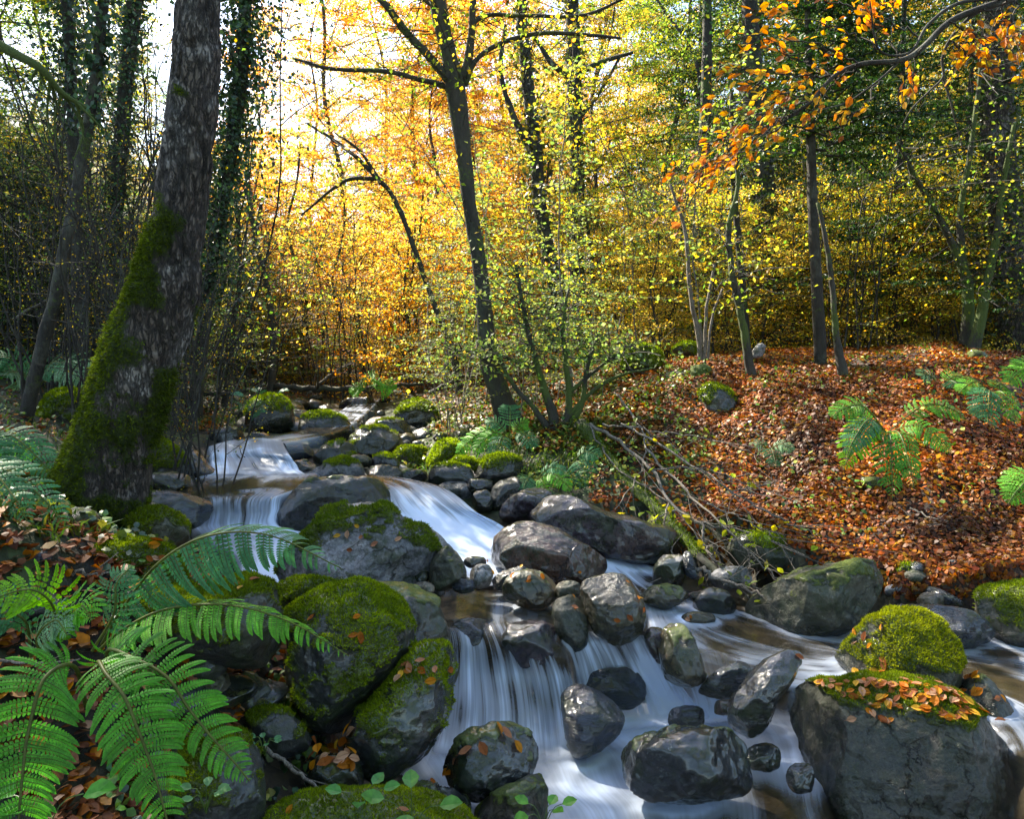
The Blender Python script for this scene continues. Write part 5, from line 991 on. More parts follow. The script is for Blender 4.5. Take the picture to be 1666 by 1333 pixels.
FR = lambda pts: [P(*p) for p in pts]
f1 = empty('fern', P(175, 1100, 1.62), 'big bright green fern with three broad hanging fronds in the lower left corner', 'fern')
up = (0, -.75, .65)
frond(f1, FR([(140, 1150, 1.62), (120, 1085, 1.5), (72, 1105, 1.42), (47, 1188, 1.36), (38, 1249, 1.32), (30, 1340, 1.28), (25, 1440, 1.25)]), .185, 36, (.45, -.8, .4), 'bright', start=.2)
frond(f1, FR([(165, 1120, 1.62), (160, 1078, 1.53), (173, 1098, 1.47), (202, 1134, 1.43), (223, 1184, 1.4), (241, 1231, 1.38), (256, 1275, 1.36), (276, 1350, 1.34), (300, 1420, 1.32)]), .158, 38, (.42, -.8, .42), 'bright', start=.1)
frond(f1, FR([(180, 1110, 1.64), (175, 1060, 1.6), (212, 1069, 1.55), (270, 1101, 1.5), (306, 1152, 1.47), (346, 1202, 1.44), (382, 1242, 1.42), (406, 1272, 1.41)]), .152, 34, (.3, -.85, .42), 'bright', start=.12)
f2 = empty('fern', P(165, 1050, 2.0), 'dark green fern with two long fronds arching right over the mossy boulder', 'fern')
frond(f2, FR([(165, 1050, 2.0), (200, 990, 1.98), (260, 915, 1.95), (340, 872, 1.92), (440, 872, 1.9), (555, 925, 1.88)]), .33, 40, (-.25, -.35, .55), 'teal', droop=.75, start=.1)
frond(f2, FR([(160, 1060, 1.95), (200, 1025, 1.93), (270, 992, 1.9), (370, 985, 1.88), (470, 1012, 1.86), (568, 1068, 1.85)]), .21, 40, (.05, -.25, .95), 'mid', droop=.5, start=.12)
f3 = empty('fern', P(60, 1060, 1.8), 'fern with tangled fronds and brown stalks at the left edge', 'fern')
for pt, wd, cl in (([(70, 1070, 1.8), (90, 1000, 1.75), (50, 960, 1.7), (-40, 985, 1.65)], .17, 'lime'), ([(60, 1070, 1.8), (100, 1010, 1.78), (130, 985, 1.75), (150, 1010, 1.72)], .14, 'mid'), ([(50, 1070, 1.8), (40, 1010, 1.78), (-10, 1000, 1.75), (-80, 1040, 1.72)], .2, 'teal'),
                   ([(80, 1090, 1.8), (60, 1040, 1.75), (90, 1010, 1.72), (110, 1035, 1.7)], .13, 'pale'), ([(150, 1060, 1.85), (185, 1000, 1.85), (190, 950, 1.87), (215, 920, 1.9)], .13, 'teal')):
    frond(f3, FR(pt), wd, 20, (0, -.7, .7), cl, split=False, start=.2)
def fern(base, tips, wd, lab, cols=('teal',), n=20, arch=.14, grp=None, face=(0, -.6, .8), start=.15):
    b = P(*base); o = empty('fern', b, lab, 'fern', grp); b = b+np.array([0, 0, .03])
    for i, tp in enumerate(tips):
        e = P(*tp); L_ = np.linalg.norm(e-b); m = b*.55+e*.45+np.array([0, 0, arch*2*L_]); m2 = b*.2+e*.8+np.array([0, 0, arch*1.2*L_])
        out = nrm((e-b)*[1, 1, 0]+1e-6); f_ = nrm(np.array(face)+out*.0)
        frond(o, [b, m, m2, e], wd*rng.uniform(.9, 1.1), n, f_, cols[i % len(cols)], split=False, start=start, droop=.22)
    return o
fern((-60, 760, 3.4), [(95, 790, 3.2), (60, 745, 3.5), (20, 800, 3.1)], .2, 'blue green fern fronds reaching in from the left edge above the slate', ('teal', 'mid'))
fern((-80, 830, 2.7), [(112, 868, 2.5), (50, 860, 2.4)], .17, 'lower blue green fern frond pointing at the foot of the leaning tree', ('teal', 'teal'))
fern((60, 640, 6.4), [(-20, 585, 6.2), (10, 610, 6.2), (110, 600, 6.2), (150, 625, 6.1), (40, 590, 6.5)], .42, 'blue green fern in the shade behind the slanting bare trunk', ('teal', 'pale'))
fern((1443, 712, 5.15), [(1352, 680, 5.), (1372, 765, 4.8), (1377, 742, 4.8), (1452, 812, 4.7), (1487, 795, 4.7), (1573, 682, 5.1), (1550, 738, 4.9)], .24, 'big bright green fern spreading over orange leaves on the right bank', ('mid', 'lime', 'teal', 'bright', 'bright', 'mid', 'bright'), n=22)
fern((1610, 645, 5.9), [(1560, 640, 5.8), (1605, 722, 5.5), (1655, 690, 5.6), (1590, 690, 5.6), (1645, 640, 6.)], .22, 'duller green fern right of the big bright fern', ('mid', 'teal'))
fern((1530, 640, 6.4), [(1498, 612, 6.4), (1568, 615, 6.4), (1560, 628, 6.2)], .24, 'small arching fern above the big bright fern', ('teal', 'mid'))
fern((1700, 620, 6.0), [(1640, 625, 5.9), (1650, 600, 6.0)], .26, 'fern tips at the right edge on the slope', ('mid',))
fern((1705, 800, 4.6), [(1630, 795, 4.6), (1640, 820, 4.5)], .2, 'fern tips at the right edge above the mossy stone', ('mid',))
fern((830, 720, 6.3), [(790, 690, 6.3), (770, 740, 6.1), (830, 660, 6.4), (860, 690, 6.3), (800, 770, 5.9), (740, 745, 6.2), (870, 730, 6.1)], .2, 'blue green fern at the foot of the forked tree', ('teal', 'mid'))
fern((870, 790, 5.6), [(920, 770, 5.5), (895, 815, 5.4), (850, 800, 5.4), (930, 800, 5.4)], .16, 'dark fern hanging over the purplish stone', ('teal', 'mid'))
fern((980, 600, 8.2), [(940, 590, 8.1), (1010, 580, 8.1), (975, 570, 8.2)], .28, 'pale fern among saplings on the middle bank', ('mid', 'pale'))
fern((930, 760, 5.8), [(975, 745, 5.7), (960, 800, 5.5)], .22, 'dark fern on the shaded bank beside the mossy log', ('teal',))
fern((1250, 740, 5.4), [(1230, 725, 5.4), (1290, 735, 5.3), (1262, 760, 5.2)], .16, 'small faded fern in the shade of the right bank', ('teal', 'pale'))
fern((600, 640, 10.5), [(570, 640, 10.5), (640, 635, 10.5), (610, 615, 10.5)], .5, 'fern beside the upstream reach', ('mid',))
fern((400, 680, 7.6), [(385, 655, 7.5), (415, 660, 7.5), (425, 672, 7.5)], .25, 'small broad leaved fern on the big mossy boulder upstream', ('teal',))

# ------------------------------------------------------------------ mossy log, fallen branch
def rel(pts): return np.array([P(*p) for p in pts])
mb = MB(); q = rel([(945, 690, 6.3), (975, 728, 5.95), (1010, 770, 5.6), (1060, 820, 5.2), (1105, 868, 4.85), (1140, 905, 4.6), (1178, 945, 4.4)]); s_ = spline(q, 60); o = empty('mossy_log', q[0], 'long thin mossy log slanting down the bank to the side stream', 'log')
tube(mb, s_-q[0], np.linspace(.055, .022, 60), 12); V = np.concatenate(mb.v); mb.v = [V+fbm(V*12, 3)[:, None]*.012]; mb.c = [np.concatenate(mb.c)]
obj('log_wood', mb.mesh('log', M['bark3'], True, {'moss': np.clip(.75+fbm(V*5, 3)*.7, 0, 1)*(sstep(60*12*.95, 60*12*.75, np.arange(len(V))))}), o)
n = 5000; k = rng.integers(0, 50, n); az = rng.uniform(0, 6.3, n); nd = np.stack([np.cos(az), np.sin(az)*.6, np.abs(np.sin(az))], 1); p = s_[k]-q[0]+nrm(nd)*np.linspace(.055, .022, 60)[k][:, None]+rng.normal(0, .008, (n, 3)); h_ = rng.uniform(.01, .022, (n, 1)); dr = nrm(nd+rng.normal(0, .5, (n, 3))); sd = nrm(np.cross(dr, rng.normal(0, 1, (n, 3))))
tb = MB(); tb.add(np.stack([p-sd*h_*.2, p+sd*h_*.2, p+dr*h_], 1).reshape(-1, 3), np.arange(n*3).reshape(-1, 3), np.repeat(np.array([.14, .2, .03])*rng.uniform(.4, 1.4, (n, 1)), 3, 0)); tag(obj('moss', tb.mesh('moss', M['moss_tuft'], False), o), kind='stuff')
LV = {}
def one_leaf(col, seed, mat='leaf'):
    global rng; kp = rng; rng = np.random.default_rng(seed); mb = MB(); leafset(mb, np.zeros((1, 3)), np.array([[1., 0, 0]]), np.array([[0, 0, 1.]]), 1., .62, np.array(col), 'oval'); tube(mb, [(-.75, 0, .02), (-.5, 0, 0), (.45, 0, .01)], [.015, .02, .008], 3, np.array(col)*.6, False); rng = kp; return mb.mesh('leaf', M[mat], False)
LV['orange'] = [one_leaf(c, i) for i, c in enumerate([(.6, .24, .03), (.62, .33, .04), (.5, .16, .02), (.6, .42, .07), (.35, .13, .05)])]
LV['lime'] = [one_leaf(c, i+9) for i, c in enumerate([(.34, .4, .05), (.5, .45, .05), (.22, .32, .06), (.3, .36, .12)])]
LV['fall'] = [one_leaf(c, i+19, 'litter') for i, c in enumerate([(.42, .16, .04), (.5, .22, .05), (.3, .1, .03), (.55, .32, .07), (.36, .17, .1), (.22, .08, .035), (.42, .25, .16)])]
def put_leaf(par, kind, p, a, n_, L_, name='leaf'):
    a = nrm(np.array(a, float)); n_ = np.array(n_, float); n_ = nrm(n_-a*(n_@a)); b = np.cross(n_, a); ms = LV[kind]; o = bpy.data.objects.new(name, ms[rng.integers(len(ms))]); C.objects.link(o)
    base = np.array(par.location) if par is not None else np.zeros(3); p = p-base
    mt = Matrix(((a[0]*L_, b[0]*L_, n_[0]*L_, p[0]), (a[1]*L_, b[1]*L_, n_[1]*L_, p[1]), (a[2]*L_, b[2]*L_, n_[2]*L_, p[2]), (0, 0, 0, 1)))
    if par is not None: o.parent = par; o.matrix_local = mt
    else: o.matrix_world = mt
    return o
o = empty('fallen_branch', P(960, 690, 6.1), 'tangle of pale bare twigs with yellow green leaves fallen across the mossy log', 'branch'); bb = np.array(o.location); mb = MB(); TW_ = []
for pl, r0 in (([(960, 690, 6.1), (1010, 720, 5.7), (1060, 765, 5.3), (1090, 815, 5.), (1140, 850, 4.75), (1210, 865, 4.6), (1310, 905, 4.4)], .012), ([(1000, 640, 6.6), (1040, 690, 6.), (1050, 730, 5.6), (1035, 780, 5.3), (1000, 830, 5.1)], .008),
    ([(1010, 690, 5.9), (1100, 740, 5.5), (1190, 800, 5.), (1280, 850, 4.7), (1330, 870, 4.6)], .008), ([(1050, 730, 5.5), (1120, 800, 5.), (1180, 860, 4.6), (1240, 920, 4.35), (1280, 950, 4.2)], .008), ([(980, 690, 6.), (1060, 700, 5.8), (1150, 715, 5.6), (1240, 740, 5.4)], .006),
    ([(1090, 815, 5.), (1080, 870, 4.8), (1095, 900, 4.6), (1085, 940, 4.45)], .006), ([(1140, 850, 4.75), (1150, 890, 4.6), (1180, 930, 4.4), (1235, 960, 4.25)], .007), ([(1210, 865, 4.6), (1230, 890, 4.5), (1215, 930, 4.4)], .004), ([(1100, 830, 4.9), (1060, 850, 4.9), (1030, 880, 4.9)], .004),
    ([(1190, 800, 5.), (1230, 790, 5.), (1260, 780, 5.)], .004), ([(1060, 765, 5.3), (1120, 760, 5.2), (1170, 770, 5.1), (1250, 800, 4.9)], .006), ([(1120, 920, 4.4), (1160, 940, 4.3), (1230, 965, 4.1), (1290, 1000, 3.95)], .012), ([(1150, 820, 4.8), (1200, 840, 4.7), (1260, 880, 4.5), (1300, 930, 4.3)], .005), ([(960, 690, 6.1), (1000, 760, 5.6), (1090, 820, 5.05), (1150, 900, 4.6), (1170, 925, 4.5)], .006)):
    s_ = spline(rel(pl), 26); s_[1:-1] += rng.normal(0, .008, (24, 3)); tube(mb, s_-bb, np.linspace(r0*1.25, r0*.4, 26), 5, None, False); TW_.append(s_)
    for t_ in range(11):
        k = rng.integers(3, 25); a = s_[k]; e = a+(s_[min(25, k+3)]-a)*rng.uniform(1., 3.)+rng.normal(0, .11, 3); ss = spline([a, (a+e)/2+rng.normal(0, .02, 3), e], 6); tube(mb, ss-bb, np.linspace(.003, .0012, 6), 3, None, False); TW_.append(ss)
tag(obj('twigs', mb.mesh('twigs', M['twig'], True, {'moss': np.zeros(mb.n)}), o), kind='stuff'); 
AP = np.vstack([t for t in TW_ if True])
for k in range(150):
    p = AP[rng.integers(len(AP))]; px = p[0]/p[1]*FPX+833
    if px > 1180 and rng.random() < .6: continue
    put_leaf(o, 'lime', p+rng.normal(0, .03, 3), rng.normal(0, 1, 3), rng.normal(0, .5, 3)+[0, -.4, .8], rng.uniform(.045, .075))
# ------------------------------------------------------------------ overhanging beech branch, top right
o = empty('overhanging_branch', P(1760, -60, 3.7), 'dark beech branch with orange leaves hanging in from the top right corner', 'branch'); bb = np.array(o.location); mb = MB(); TW_ = []
lim = [([(1760, -60, 3.7), (1660, -8, 3.65), (1600, 12, 3.6), (1545, 35, 3.58), (1500, 78, 3.55), (1465, 98, 3.5), (1400, 104, 3.5), (1355, 125, 3.45), (1320, 165, 3.4), (1290, 185, 3.4)], .018),
 ([(1600, 12, 3.6), (1570, 35, 3.6), (1545, 65, 3.6), (1533, 95, 3.6), (1534, 125, 3.6), (1512, 148, 3.6), (1485, 175, 3.6), (1470, 200, 3.6)], .009), ([(1534, 125, 3.6), (1545, 160, 3.6), (1555, 200, 3.6), (1566, 240, 3.6)], .006), ([(1640, -5, 3.62), (1560, 5, 3.5), (1510, 40, 3.45), (1480, 85, 3.4), (1430, 80, 3.35), (1415, 0, 3.3)], .009),
 ([(1465, 98, 3.5), (1430, 130, 3.5), (1380, 165, 3.5), (1330, 180, 3.45)], .006)]
for pl, r0 in lim:
    s_ = spline(rel(pl), 40); tube(mb, s_-bb, np.linspace(r0, r0*.35, 40), 8, None, False)
ends = [((1290, 185), (1190, 240), (1062, 330)), ((1300, 180), (1200, 220), (1090, 290)), ((1320, 165), (1230, 190), (1130, 250)), ((1320, 165), (1260, 150), (1160, 190)), ((1355, 125), (1280, 120), (1200, 110)), ((1400, 104), (1320, 70), (1180, 55)), ((1430, 80), (1350, 40), (1230, 20)), ((1415, 20), (1350, 0), (1300, -10)),
 ((1465, 98), (1420, 40), (1400, 10)), ((1545, 35), (1590, 60), (1640, 95)), ((1545, 65), (1580, 90), (1610, 100)), ((1600, 12), (1640, 40), (1670, 70)), ((1640, -5), (1600, 40), (1560, 80)), ((1400, 104), (1340, 150), (1330, 200)), ((1355, 125), (1310, 130), (1250, 170)), ((1290, 185), (1220, 250), (1140, 300)),
 ((1500, 78), (1480, 110), (1490, 125)), ((1190, 240), (1150, 270), (1100, 310)), ((1660, -8), (1640, 50), (1655, 100)), ((1430, 130), (1400, 180), (1350, 190)), ((1500, 60), (1440, 30), (1470, -10)), ((1290, 185), (1240, 220), (1170, 270)), ((1300, 180), (1210, 230), (1120, 320)), ((1355, 125), (1290, 90), (1250, 60))]
for a, m_, e in ends:
    d0 = 3.5+rng.normal(0, .08); s_ = spline(rel([(*a, 3.5), (*m_, d0), (*e, d0-.1)]), 24); s_[1:] += rng.normal(0, .008, (23, 3)); tube(mb, s_-bb, np.linspace(.0045, .0014, 24), 4, None, False); TW_.append((s_, s_[-1]-s_[0]))
    for t_ in range(8):
        k = rng.integers(4, 23); dr = nrm(s_[-1]-s_[0]); e2 = s_[k]+dr*rng.uniform(.06, .16)+rng.normal(0, .05, 3); ss = spline([s_[k], (s_[k]+e2)/2+rng.normal(0, .01, 3), e2], 6); tube(mb, ss-bb, np.linspace(.0022, .001, 6), 3, None, False); TW_.append((ss, dr))
tag(obj('twigs', mb.mesh('twigs', M['bark2'], True, {'moss': np.zeros(mb.n)}), o), kind='stuff')
for k in range(285):
    s_, dr = TW_[rng.integers(len(TW_))]; p = s_[int(len(s_)*rng.uniform(.35, .999))]
    put_leaf(o, 'orange', p+rng.normal(0, .018, 3)+[0, 0, -.01], nrm(np.array(dr))+rng.normal(0, .45, 3)+[0, 0, -.25], np.array([-.2, -.6, .6])+rng.normal(0, .55, 3), rng.uniform(.032, .054))

lb = MB(); n = 420; cs, as_ = [], []
for k in range(n):
    s_, dr = TW_[rng.integers(len(TW_))]; cs.append(s_[int(len(s_)*rng.uniform(.2, .999))]-bb+rng.normal(0, .02, 3)); as_.append(nrm(np.array(dr))+rng.normal(0, .5, 3)+[0, 0, -.2])
sz = rng.uniform(.025, .045, n); leafset(lb, np.array(cs), np.array(as_), np.array([-.2, -.6, .6])+rng.normal(0, .55, (n, 3)), sz, sz*.62, pick([(.55, .26, .04), (.6, .36, .06), (.4, .15, .03), (.35, .3, .06)], n), 'oval')
tag(obj('small_leaves', lb.mesh('small_leaves', M['leaf'], False), o), kind='stuff')
# ------------------------------------------------------------------ things laid on real surfaces by ray casting
bpy.context.view_layer.update(); dg = bpy.context.evaluated_depsgraph_get()
SOLID = ('ground', 'boulder', 'stone', 'pebble')
def cast(px, py):
    r = Vector(ray(px, py)).normalized(); org = Vector((0, 0, 0))
    for _ in range(14):
        ok, loc, nrm_, fi, ob, mt = sc.ray_cast(dg, org, r)
        if not ok: return None
        if ob.name.split('.')[0] in SOLID: return np.array(loc), np.array(nrm_), ob
        org = loc+r*.004
    return None
def scatter_on(box, n, want=None, up=.35, poly=None):
    out = []; t = 0
    while len(out) < n and t < n*12:
        t += 1; px = rng.uniform(box[0], box[2]); py = rng.uniform(box[1], box[3]); h = cast(px, py)
        if h is None or h[1][2] < up: continue
        if want and h[2].name.split('.')[0] not in want: continue
        out.append(h)
    return out
COLW = {m.name: w_ for m, w_ in zip(LV['fall'], ('rusty orange', 'bright orange', 'dark brown', 'golden', 'pinkish brown', 'dark red', 'pale tan'))}
def leaves_on(box, n, phrase, grp, size=(.035, .06), want=('boulder', 'stone', 'pebble'), up=.35, lift=.006):
    for loc, nn, ob in scatter_on(box, n, want, up):
        a = np.cross(nn, rng.normal(0, 1, 3)); nn = nrm(nn+rng.normal(0, .22, 3)); o = put_leaf(None, 'fall', loc+nn*rng.uniform(.003, lift*2), a, nn, rng.uniform(*size), 'fallen_leaf'); tag(o, phrase.replace('COL', COLW.get(o.data.name, 'brown')), 'leaf', grp)
leaves_on((1290, 1108, 1600, 1175), 150, 'COL fallen leaf on the huge flat topped boulder', 'leaves on the flat topped boulder', (.028, .046), ('boulder',), .75)
leaves_on((1370, 1010, 1440, 1100), 12, 'COL leaf caught on the left flank of the sunlit moss dome', 'leaves on the moss dome')
leaves_on((1570, 1100, 1650, 1180), 12, 'COL leaf on the rounded boulder at the right edge', 'leaves on the rounded right boulder')
leaves_on((500, 1190, 600, 1250), 26, 'COL leaf in the pile beside the leaning wet boulder', 'leaf pile in the left hollow', (.035, .06), None, .2, .02)
leaves_on((640, 1050, 730, 1110), 10, 'COL leaf on top of the leaning wet boulder', 'leaves on the leaning wet boulder', (.03, .045))
leaves_on((100, 880, 420, 960), 34, 'COL leaf on the moss under the arching fern fronds', 'leaves under the arching fern', (.03, .05), None, .4)
leaves_on((520, 850, 760, 900), 7, 'COL leaf stuck on the pale grey boulder', 'leaves on the pale grey boulder', (.03, .045), ('boulder',), .1)
leaves_on((690, 1230, 745, 1280), 9, 'COL leaf beside the round black boulder', 'leaves beside the round black boulder', (.03, .05), None, .1)
leaves_on((735, 1185, 860, 1230), 5, 'COL leaf on the round black boulder', 'leaves on the round black boulder', (.05, .08), ('boulder',), .4)
leaves_on((930, 930, 1140, 1040), 12, 'COL leaf stuck to a wet stone above the right hand fall', 'leaves on stones above the right fall', (.02, .04), ('boulder', 'stone'), .1)
leaves_on((750, 900, 900, 950), 10, 'COL leaf wedged between the pebbles', 'leaves between the pebbles', (.025, .04), None, .1)
leaves_on((1265, 1060, 1302, 1072), 1, 'single orange leaf on the tip of the tall leaning slate boulder', None, (.04, .045), ('boulder',), .0)
leaves_on((470, 1000, 640, 1060), 6, 'COL leaf on the large rounded mossy boulder', 'leaves on the large rounded mossy boulder', (.025, .04), ('boulder',), .3)
leaves_on((470, 1300, 740, 1333), 4, 'COL small leaf on the bright moss at the bottom edge', 'leaves on the bottom moss', (.025, .04), ('boulder',), .3)
# leaf litter of the right bank
n = 105000; px = rng.uniform(960, 1760, n); iv = rng.uniform(1/9.5, 1/4.0, n); d = 1/iv; x = (px-833)/FPX*d; z = Tz(x, d); e = .03
nx_ = -(Tz(x+e, d)-Tz(x-e, d))/(2*e); ny_ = -(Tz(x, d+e)-Tz(x, d-e))/(2*e); nn = nrm(np.stack([nx_, ny_, np.ones(n)], 1))
kp_ = (z > -1.36) & (rng.random(n) < np.clip(sstep(980, 1120, px)*.95+fbm(np.stack([x, d, z], 1)*1.9, 4)*1.6, .16, 1)); x, d, z, nn = x[kp_], d[kp_], z[kp_], nn[kp_]; n = len(x)
lb = MB(); nr = nrm(nn+rng.normal(0, .38, (n, 3))); s_ = rng.uniform(.02, .047, n)
patch = fbm(np.stack([x, d, z], 1)*1.5, 3); cc = pick([(.26, .075, .018), (.36, .11, .02), (.45, .17, .03), (.16, .045, .016), (.24, .08, .035), (.1, .035, .018), (.36, .2, .11), (.5, .24, .035), (.3, .08, .02)], n, .25)  # patch noise darkens the leaf colour in place of the bank's shaded patches
leafset(lb, np.stack([x, d, z+rng.uniform(.004, .028, n)], 1), np.cross(nr, rng.normal(0, 1, (n, 3))), nr, s_, s_*.7, cc*(.78+patch*1.1)[:, None], 'hex'); tag(obj('leaf_litter', lb.mesh('leaf_litter', M['litter'], False)), 'carpet of rust and orange beech leaves covering the right bank', None, None, 'stuff')
n = 7000; px = rng.uniform(-150, 640, n); d = 1/rng.uniform(1/9., 1/1.8, n); x = (px-833)/FPX*d; z = Tz(x, d); ok = (z > np.array([-1.25]))
wl_ = np.array([water_level(a, b) for a, b in zip(x, d)]); ok &= z > wl_+.05; x, d, z = x[ok], d[ok], z[ok]; n = len(x); nr = nrm(np.array([0, 0, 1.])+rng.normal(0, .4, (n, 3))); s_ = rng.uniform(.03, .055, n); lb = MB()
leafset(lb, np.stack([x, d, z+rng.uniform(.004, .03, n)], 1), np.cross(nr, rng.normal(0, 1, (n, 3))), nr, s_, s_*.7, pick([(.18, .07, .03), (.1, .04, .02), (.28, .14, .08), (.3, .12, .03)], n), 'hex'); tag(obj('dead_leaves', lb.mesh('dead_leaves', M['litter'], False)), 'brown dead leaves scattered on the shaded left bank', None, None, 'stuff')
n = 26000; px = rng.uniform(280, 1080, n); d = 1/rng.uniform(1/22., 1/5.6, n); x = (px-833)/FPX*d; z = Tz(x, d); ok = (z > -.78)
wl_ = np.array([water_level(a, b) for a, b in zip(x, d)]); ok &= z > wl_+.04; x, d, z = x[ok], d[ok], z[ok]; n = len(x); nr = nrm(np.array([0, 0, 1.])+rng.normal(0, .45, (n, 3))); s_ = rng.uniform(.03, .07, n); lb = MB()
leafset(lb, np.stack([x, d, z+rng.uniform(.004, .05, n)], 1), np.cross(nr, rng.normal(0, 1, (n, 3))), nr, s_, s_*.7, pick([(.2, .08, .03), (.1, .045, .02), (.3, .13, .04), (.36, .17, .04), (.07, .035, .02), (.06, .08, .02)], n), 'hex'); tag(obj('leaf_carpet', lb.mesh('leaf_carpet', M['litter'], False)), 'brown leaf carpet of the middle bank and the wood floor', None, None, 'stuff')
# grass and small herbs
def ground_pts(n, pxr, dr):
    px = rng.uniform(*pxr, n); d = 1/rng.uniform(1/dr[1], 1/dr[0], n); x = (px-833)/FPX*d; z = Tz(x, d); w_ = np.array([water_level(a, b) for a, b in zip(x, d)]); ok = z > w_+.04; return x[ok], d[ok], z[ok]
lb = MB()
for (n, pxr, dr, hs) in ((5000, (640, 1000), (5.5, 8.5), .12), (2500, (1000, 1700), (6.6, 8.), .07), (3500, (250, 640), (6.8, 12), .12), (2500, (-50, 260), (2.4, 6), .07)):
    x, d, z = ground_pts(n, pxr, dr); m = fbm(np.stack([x, d, z], 1)*2.5, 2) > -.05; x, d, z = x[m], d[m], z[m]; n = len(x); h_ = rng.uniform(.4, 1.2, n)[:, None]*hs; p = np.stack([x, d, z-.01], 1); l_ = rng.normal(0, .45, (n, 3))*[1, 1, 0]; sd = nrm(np.cross(l_+[0, 0, 1], rng.normal(0, 1, (n, 3))))*.0035
    a, b_, c = p, p+(l_*.4+[0, 0, .6])*h_, p+(l_*1.2+[0, 0, .85])*h_
    lb.add(np.stack([a-sd, a+sd, b_+sd, b_-sd, c], 1).reshape(-1, 3), [((np.arange(n)*5)[:, None]+np.array([0, 1, 2, 3])), ((np.arange(n)*5)[:, None]+np.array([3, 2, 4]))], np.repeat(pick([(.04, .08, .018), (.08, .13, .025), (.12, .13, .03)], n), 5, 0))
tag(obj('grass', lb.mesh('grass', M['grass'], False)), 'thin grass growing on the middle bank and between stones', None, None, 'stuff')
lb = MB()
for (n, pxr, dr, hs, cl) in ((5200, (640, 1150), (5.4, 9), .10, GREEN+YG[:2]), (1900, (1050, 1700), (4.6, 7.5), .05, GREEN), (4800, (-80, 520), (2.6, 12), .09, DARKG+GREEN), (900, (150, 520), (1.9, 2.8), .05, GREEN[:2]+DARKG)):
    x, d, z = ground_pts(n, pxr, dr); m = fbm(np.stack([x, d, z], 1)*2.+7, 2) > -.1; x, d, z = x[m], d[m], z[m]; n = len(x); s_ = rng.uniform(.015, .045, n); nr = np.array([0, -.3, 1.])+rng.normal(0, .4, (n, 3))
    leafset(lb, np.stack([x, d, z+rng.random(n)*hs], 1), rng.normal(0, 1, (n, 3)), nr, s_, s_*.8, pick(cl, n), 'hex')
tag(obj('ground_herbs', lb.mesh('ground_herbs', M['ivy'], False)), 'small green herbs and ivy creeping over the banks', None, None, 'stuff')
# small leafy seedlings at the bottom edge
def seedling(px, py, d, nlf, sz, lab, cl='lime'):
    b = P(px, py, d); o = empty('seedling', b, lab, 'plant'); mb = MB()
    for k in range(nlf):
        az = k*6.283/nlf+rng.normal(0, .3); e = np.array([math.cos(az)*sz*1.2, math.sin(az)*sz*.8, sz*rng.uniform(.5, 1.1)]); tube(mb, spline([(0, 0, -.03), e*.5+[0, 0, .01], e], 6), .0014, 3, (.1, .16, .04), False)
        leafset(mb, (e+nrm(e*[1, 1, .2])*sz*.45)[None], nrm(e*[1, 1, .3])[None], np.array([[0, -.35, 1.]]), sz, sz*.75, np.array(cl), 'oval')
    obj('leaves', mb.mesh('leaves', M['ivy'], False), o)
seedling(590, 1310, 2.05, 4, .05, 'bright green seedling with round leaves on the bottom moss', (.1, .28, .07))
seedling(670, 1335, 2.0, 4, .065, 'larger green seedling cut off at the bottom edge', (.12, .3, .06))
seedling(885, 1335, 2.3, 5, .05, 'green leaf rosette at the bottom edge beside the dark stone', (.12, .3, .05))
seedling(335, 1305, 1.75, 6, .03, 'small oval leaved seedling beside the hanging fern tip', (.14, .28, .1))
seedling(430, 1215, 2.2, 6, .025, 'tiny ivy sprig in the dark hollow', (.08, .2, .08))
seedling(70, 1335, 1.35, 3, .06, 'broad green leaf in the bottom left corner', (.1, .3, .05))
seedling(425, 660, 7.4, 4, .14, 'plant with large blue green leaves on the upstream boulder', (.07, .17, .09))
# sticks
def stick(pts, r, lab, mat='twig'):
    q = rel(pts); mb = MB(); s_ = spline(q, 20); s_[1:-1] += rng.normal(0, r*.3, (18, 3)); tube(mb, s_-q[0], np.linspace(r, r*.5, 20), 6); 
    for k in (6, 12): e = s_[k]+(s_[k+2]-s_[k])*2+rng.normal(0, r*5, 3); tube(mb, [s_[k]-q[0], e-q[0]], [r*.4, r*.2], 4)
    tag(obj('stick', mb.mesh('stick', M[mat], True, {'moss': np.zeros(mb.n)}), None, q[0]), lab, 'stick')
stick([(430, 1215, 2.35), (480, 1255, 2.3), (545, 1305, 2.2)], .008, 'broken brown stick lying in the dark hollow')
stick([(1440, 908, 4.6), (1520, 925, 4.5), (1580, 940, 4.4)], .012, 'dark stick resting on the stones at the foot of the bank', 'bark2')
stick([(440, 630, 11), (560, 632, 11), (690, 625, 11)], .05, 'fallen log lying across the head of the stream', 'bark3')
stick([(320, 640, 9.5), (380, 640, 9.5), (430, 625, 9.5)], .035, 'fallen branch at the left of the stream head', 'bark3')
stick([(500, 640, 11), (545, 605, 11), (575, 590, 11)], .02, 'pale leaning stick behind the fallen log')
stick([(700, 640, 9), (760, 610, 9.2), (800, 600, 9.4)], .03, 'dark fallen branch under the golden leaves', 'bark2')
stick([(20, 520, 7), (90, 480, 7.2), (160, 450, 7.6)], .015, 'bare grey branch slanting through the left thicket')
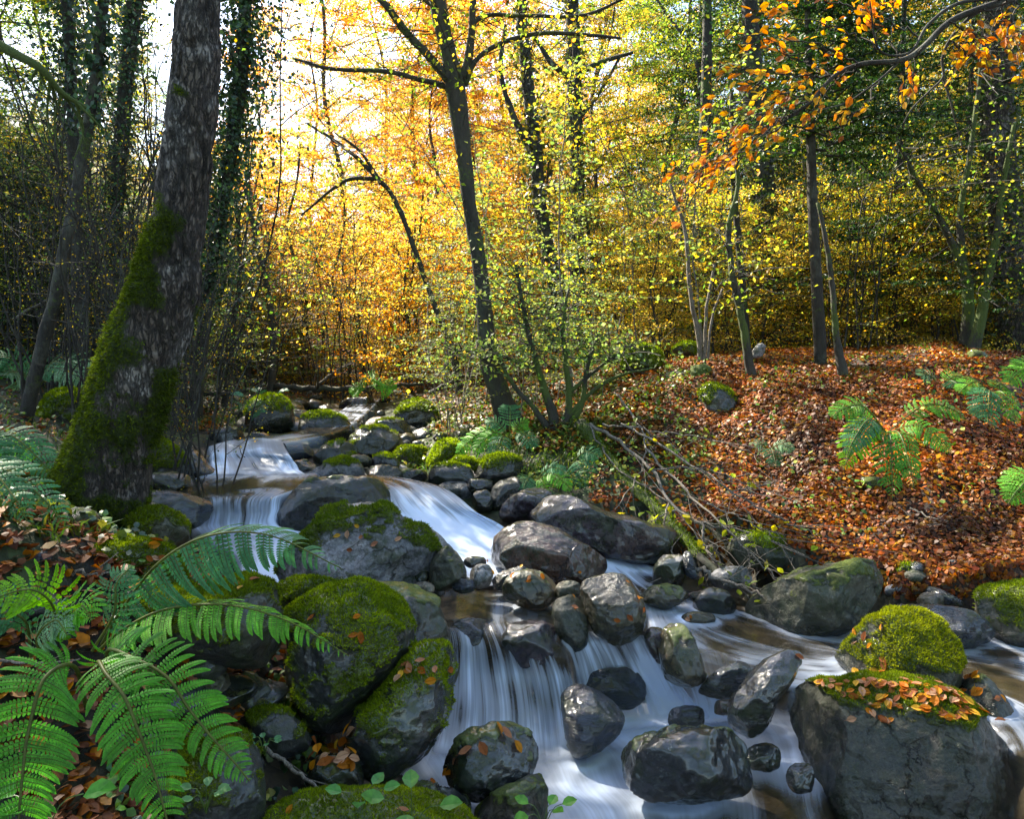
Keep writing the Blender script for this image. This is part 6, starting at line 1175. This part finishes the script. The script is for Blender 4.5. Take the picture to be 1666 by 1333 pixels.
stick([(0, 1075, 1.9), (60, 1080, 1.9), (130, 1073, 1.9)], .004, 'thin dry stalk under the tangled fern')
# mossy bough top left
mb = MB(); q = rel([(-60, 40, 4.6), (20, 85, 4.6), (65, 110, 4.6), (100, 150, 4.7), (140, 175, 4.8)]); s_ = spline(q, 30); tube(mb, s_-q[0], np.linspace(.035, .012, 30), 8, None, False)
for k in (14, 18, 22, 26):
    for m_ in range(2): e = s_[k]+[rng.normal(.1, .1), .1, -rng.uniform(.15, .4)]; tube(mb, spline([s_[k]-q[0], (s_[k]+e)/2-q[0]+rng.normal(0, .03, 3), e-q[0]], 8), np.linspace(.01, .003, 8), 5, None, False)
o = empty('mossy_bough', q[0], 'mossy broken bough hanging in from the top left corner', 'branch'); obj('bough_wood', mb.mesh('bough', M['bark3'], True, {'moss': np.full(mb.n, .75)}), o)

for (a, b, c, lab) in (((1290, 760, 5.2), (1340, 790, 5.1), (1400, 800, 5.), 'thin bare stick lying on the leaves below the big bright green fern'), ((1480, 830, 4.8), (1530, 850, 4.7), (1600, 842, 4.7), 'thin curved stick on the leaves above the bright mossy stone'), ((1180, 700, 5.8), (1230, 690, 5.8), (1290, 700, 5.7), 'grey stick on the leafy slope below the crooked sapling'), ((1600, 640, 6.), (1640, 660, 5.9), (1690, 655, 5.9), 'short stick near the right edge among the ferns'), ((100, 930, 2.55), (150, 945, 2.5), (210, 935, 2.5), 'dry twig on the dead leaves under the arching fern')):
    pts_ = []
    for px, py, d in (a, b, c):
        h = cast(px, py); pts_.append((h[0] if h is not None else P(px, py, d))+np.array([0, 0, .012]))
    mb = MB(); s_ = spline(pts_, 20); s_[1:-1] += rng.normal(0, .006, (18, 3)); tube(mb, s_-s_[0], np.linspace(.007, .003, 20), 5); e = s_[9]+(s_[14]-s_[9])*.8+[0, .06, .05]; tube(mb, [s_[9]-s_[0], e-s_[0]], [.003, .0015], 4)
    tag(obj('stick', mb.mesh('stick', M['twig'], True, {'moss': np.zeros(mb.n)}), None, s_[0]), lab, 'stick')
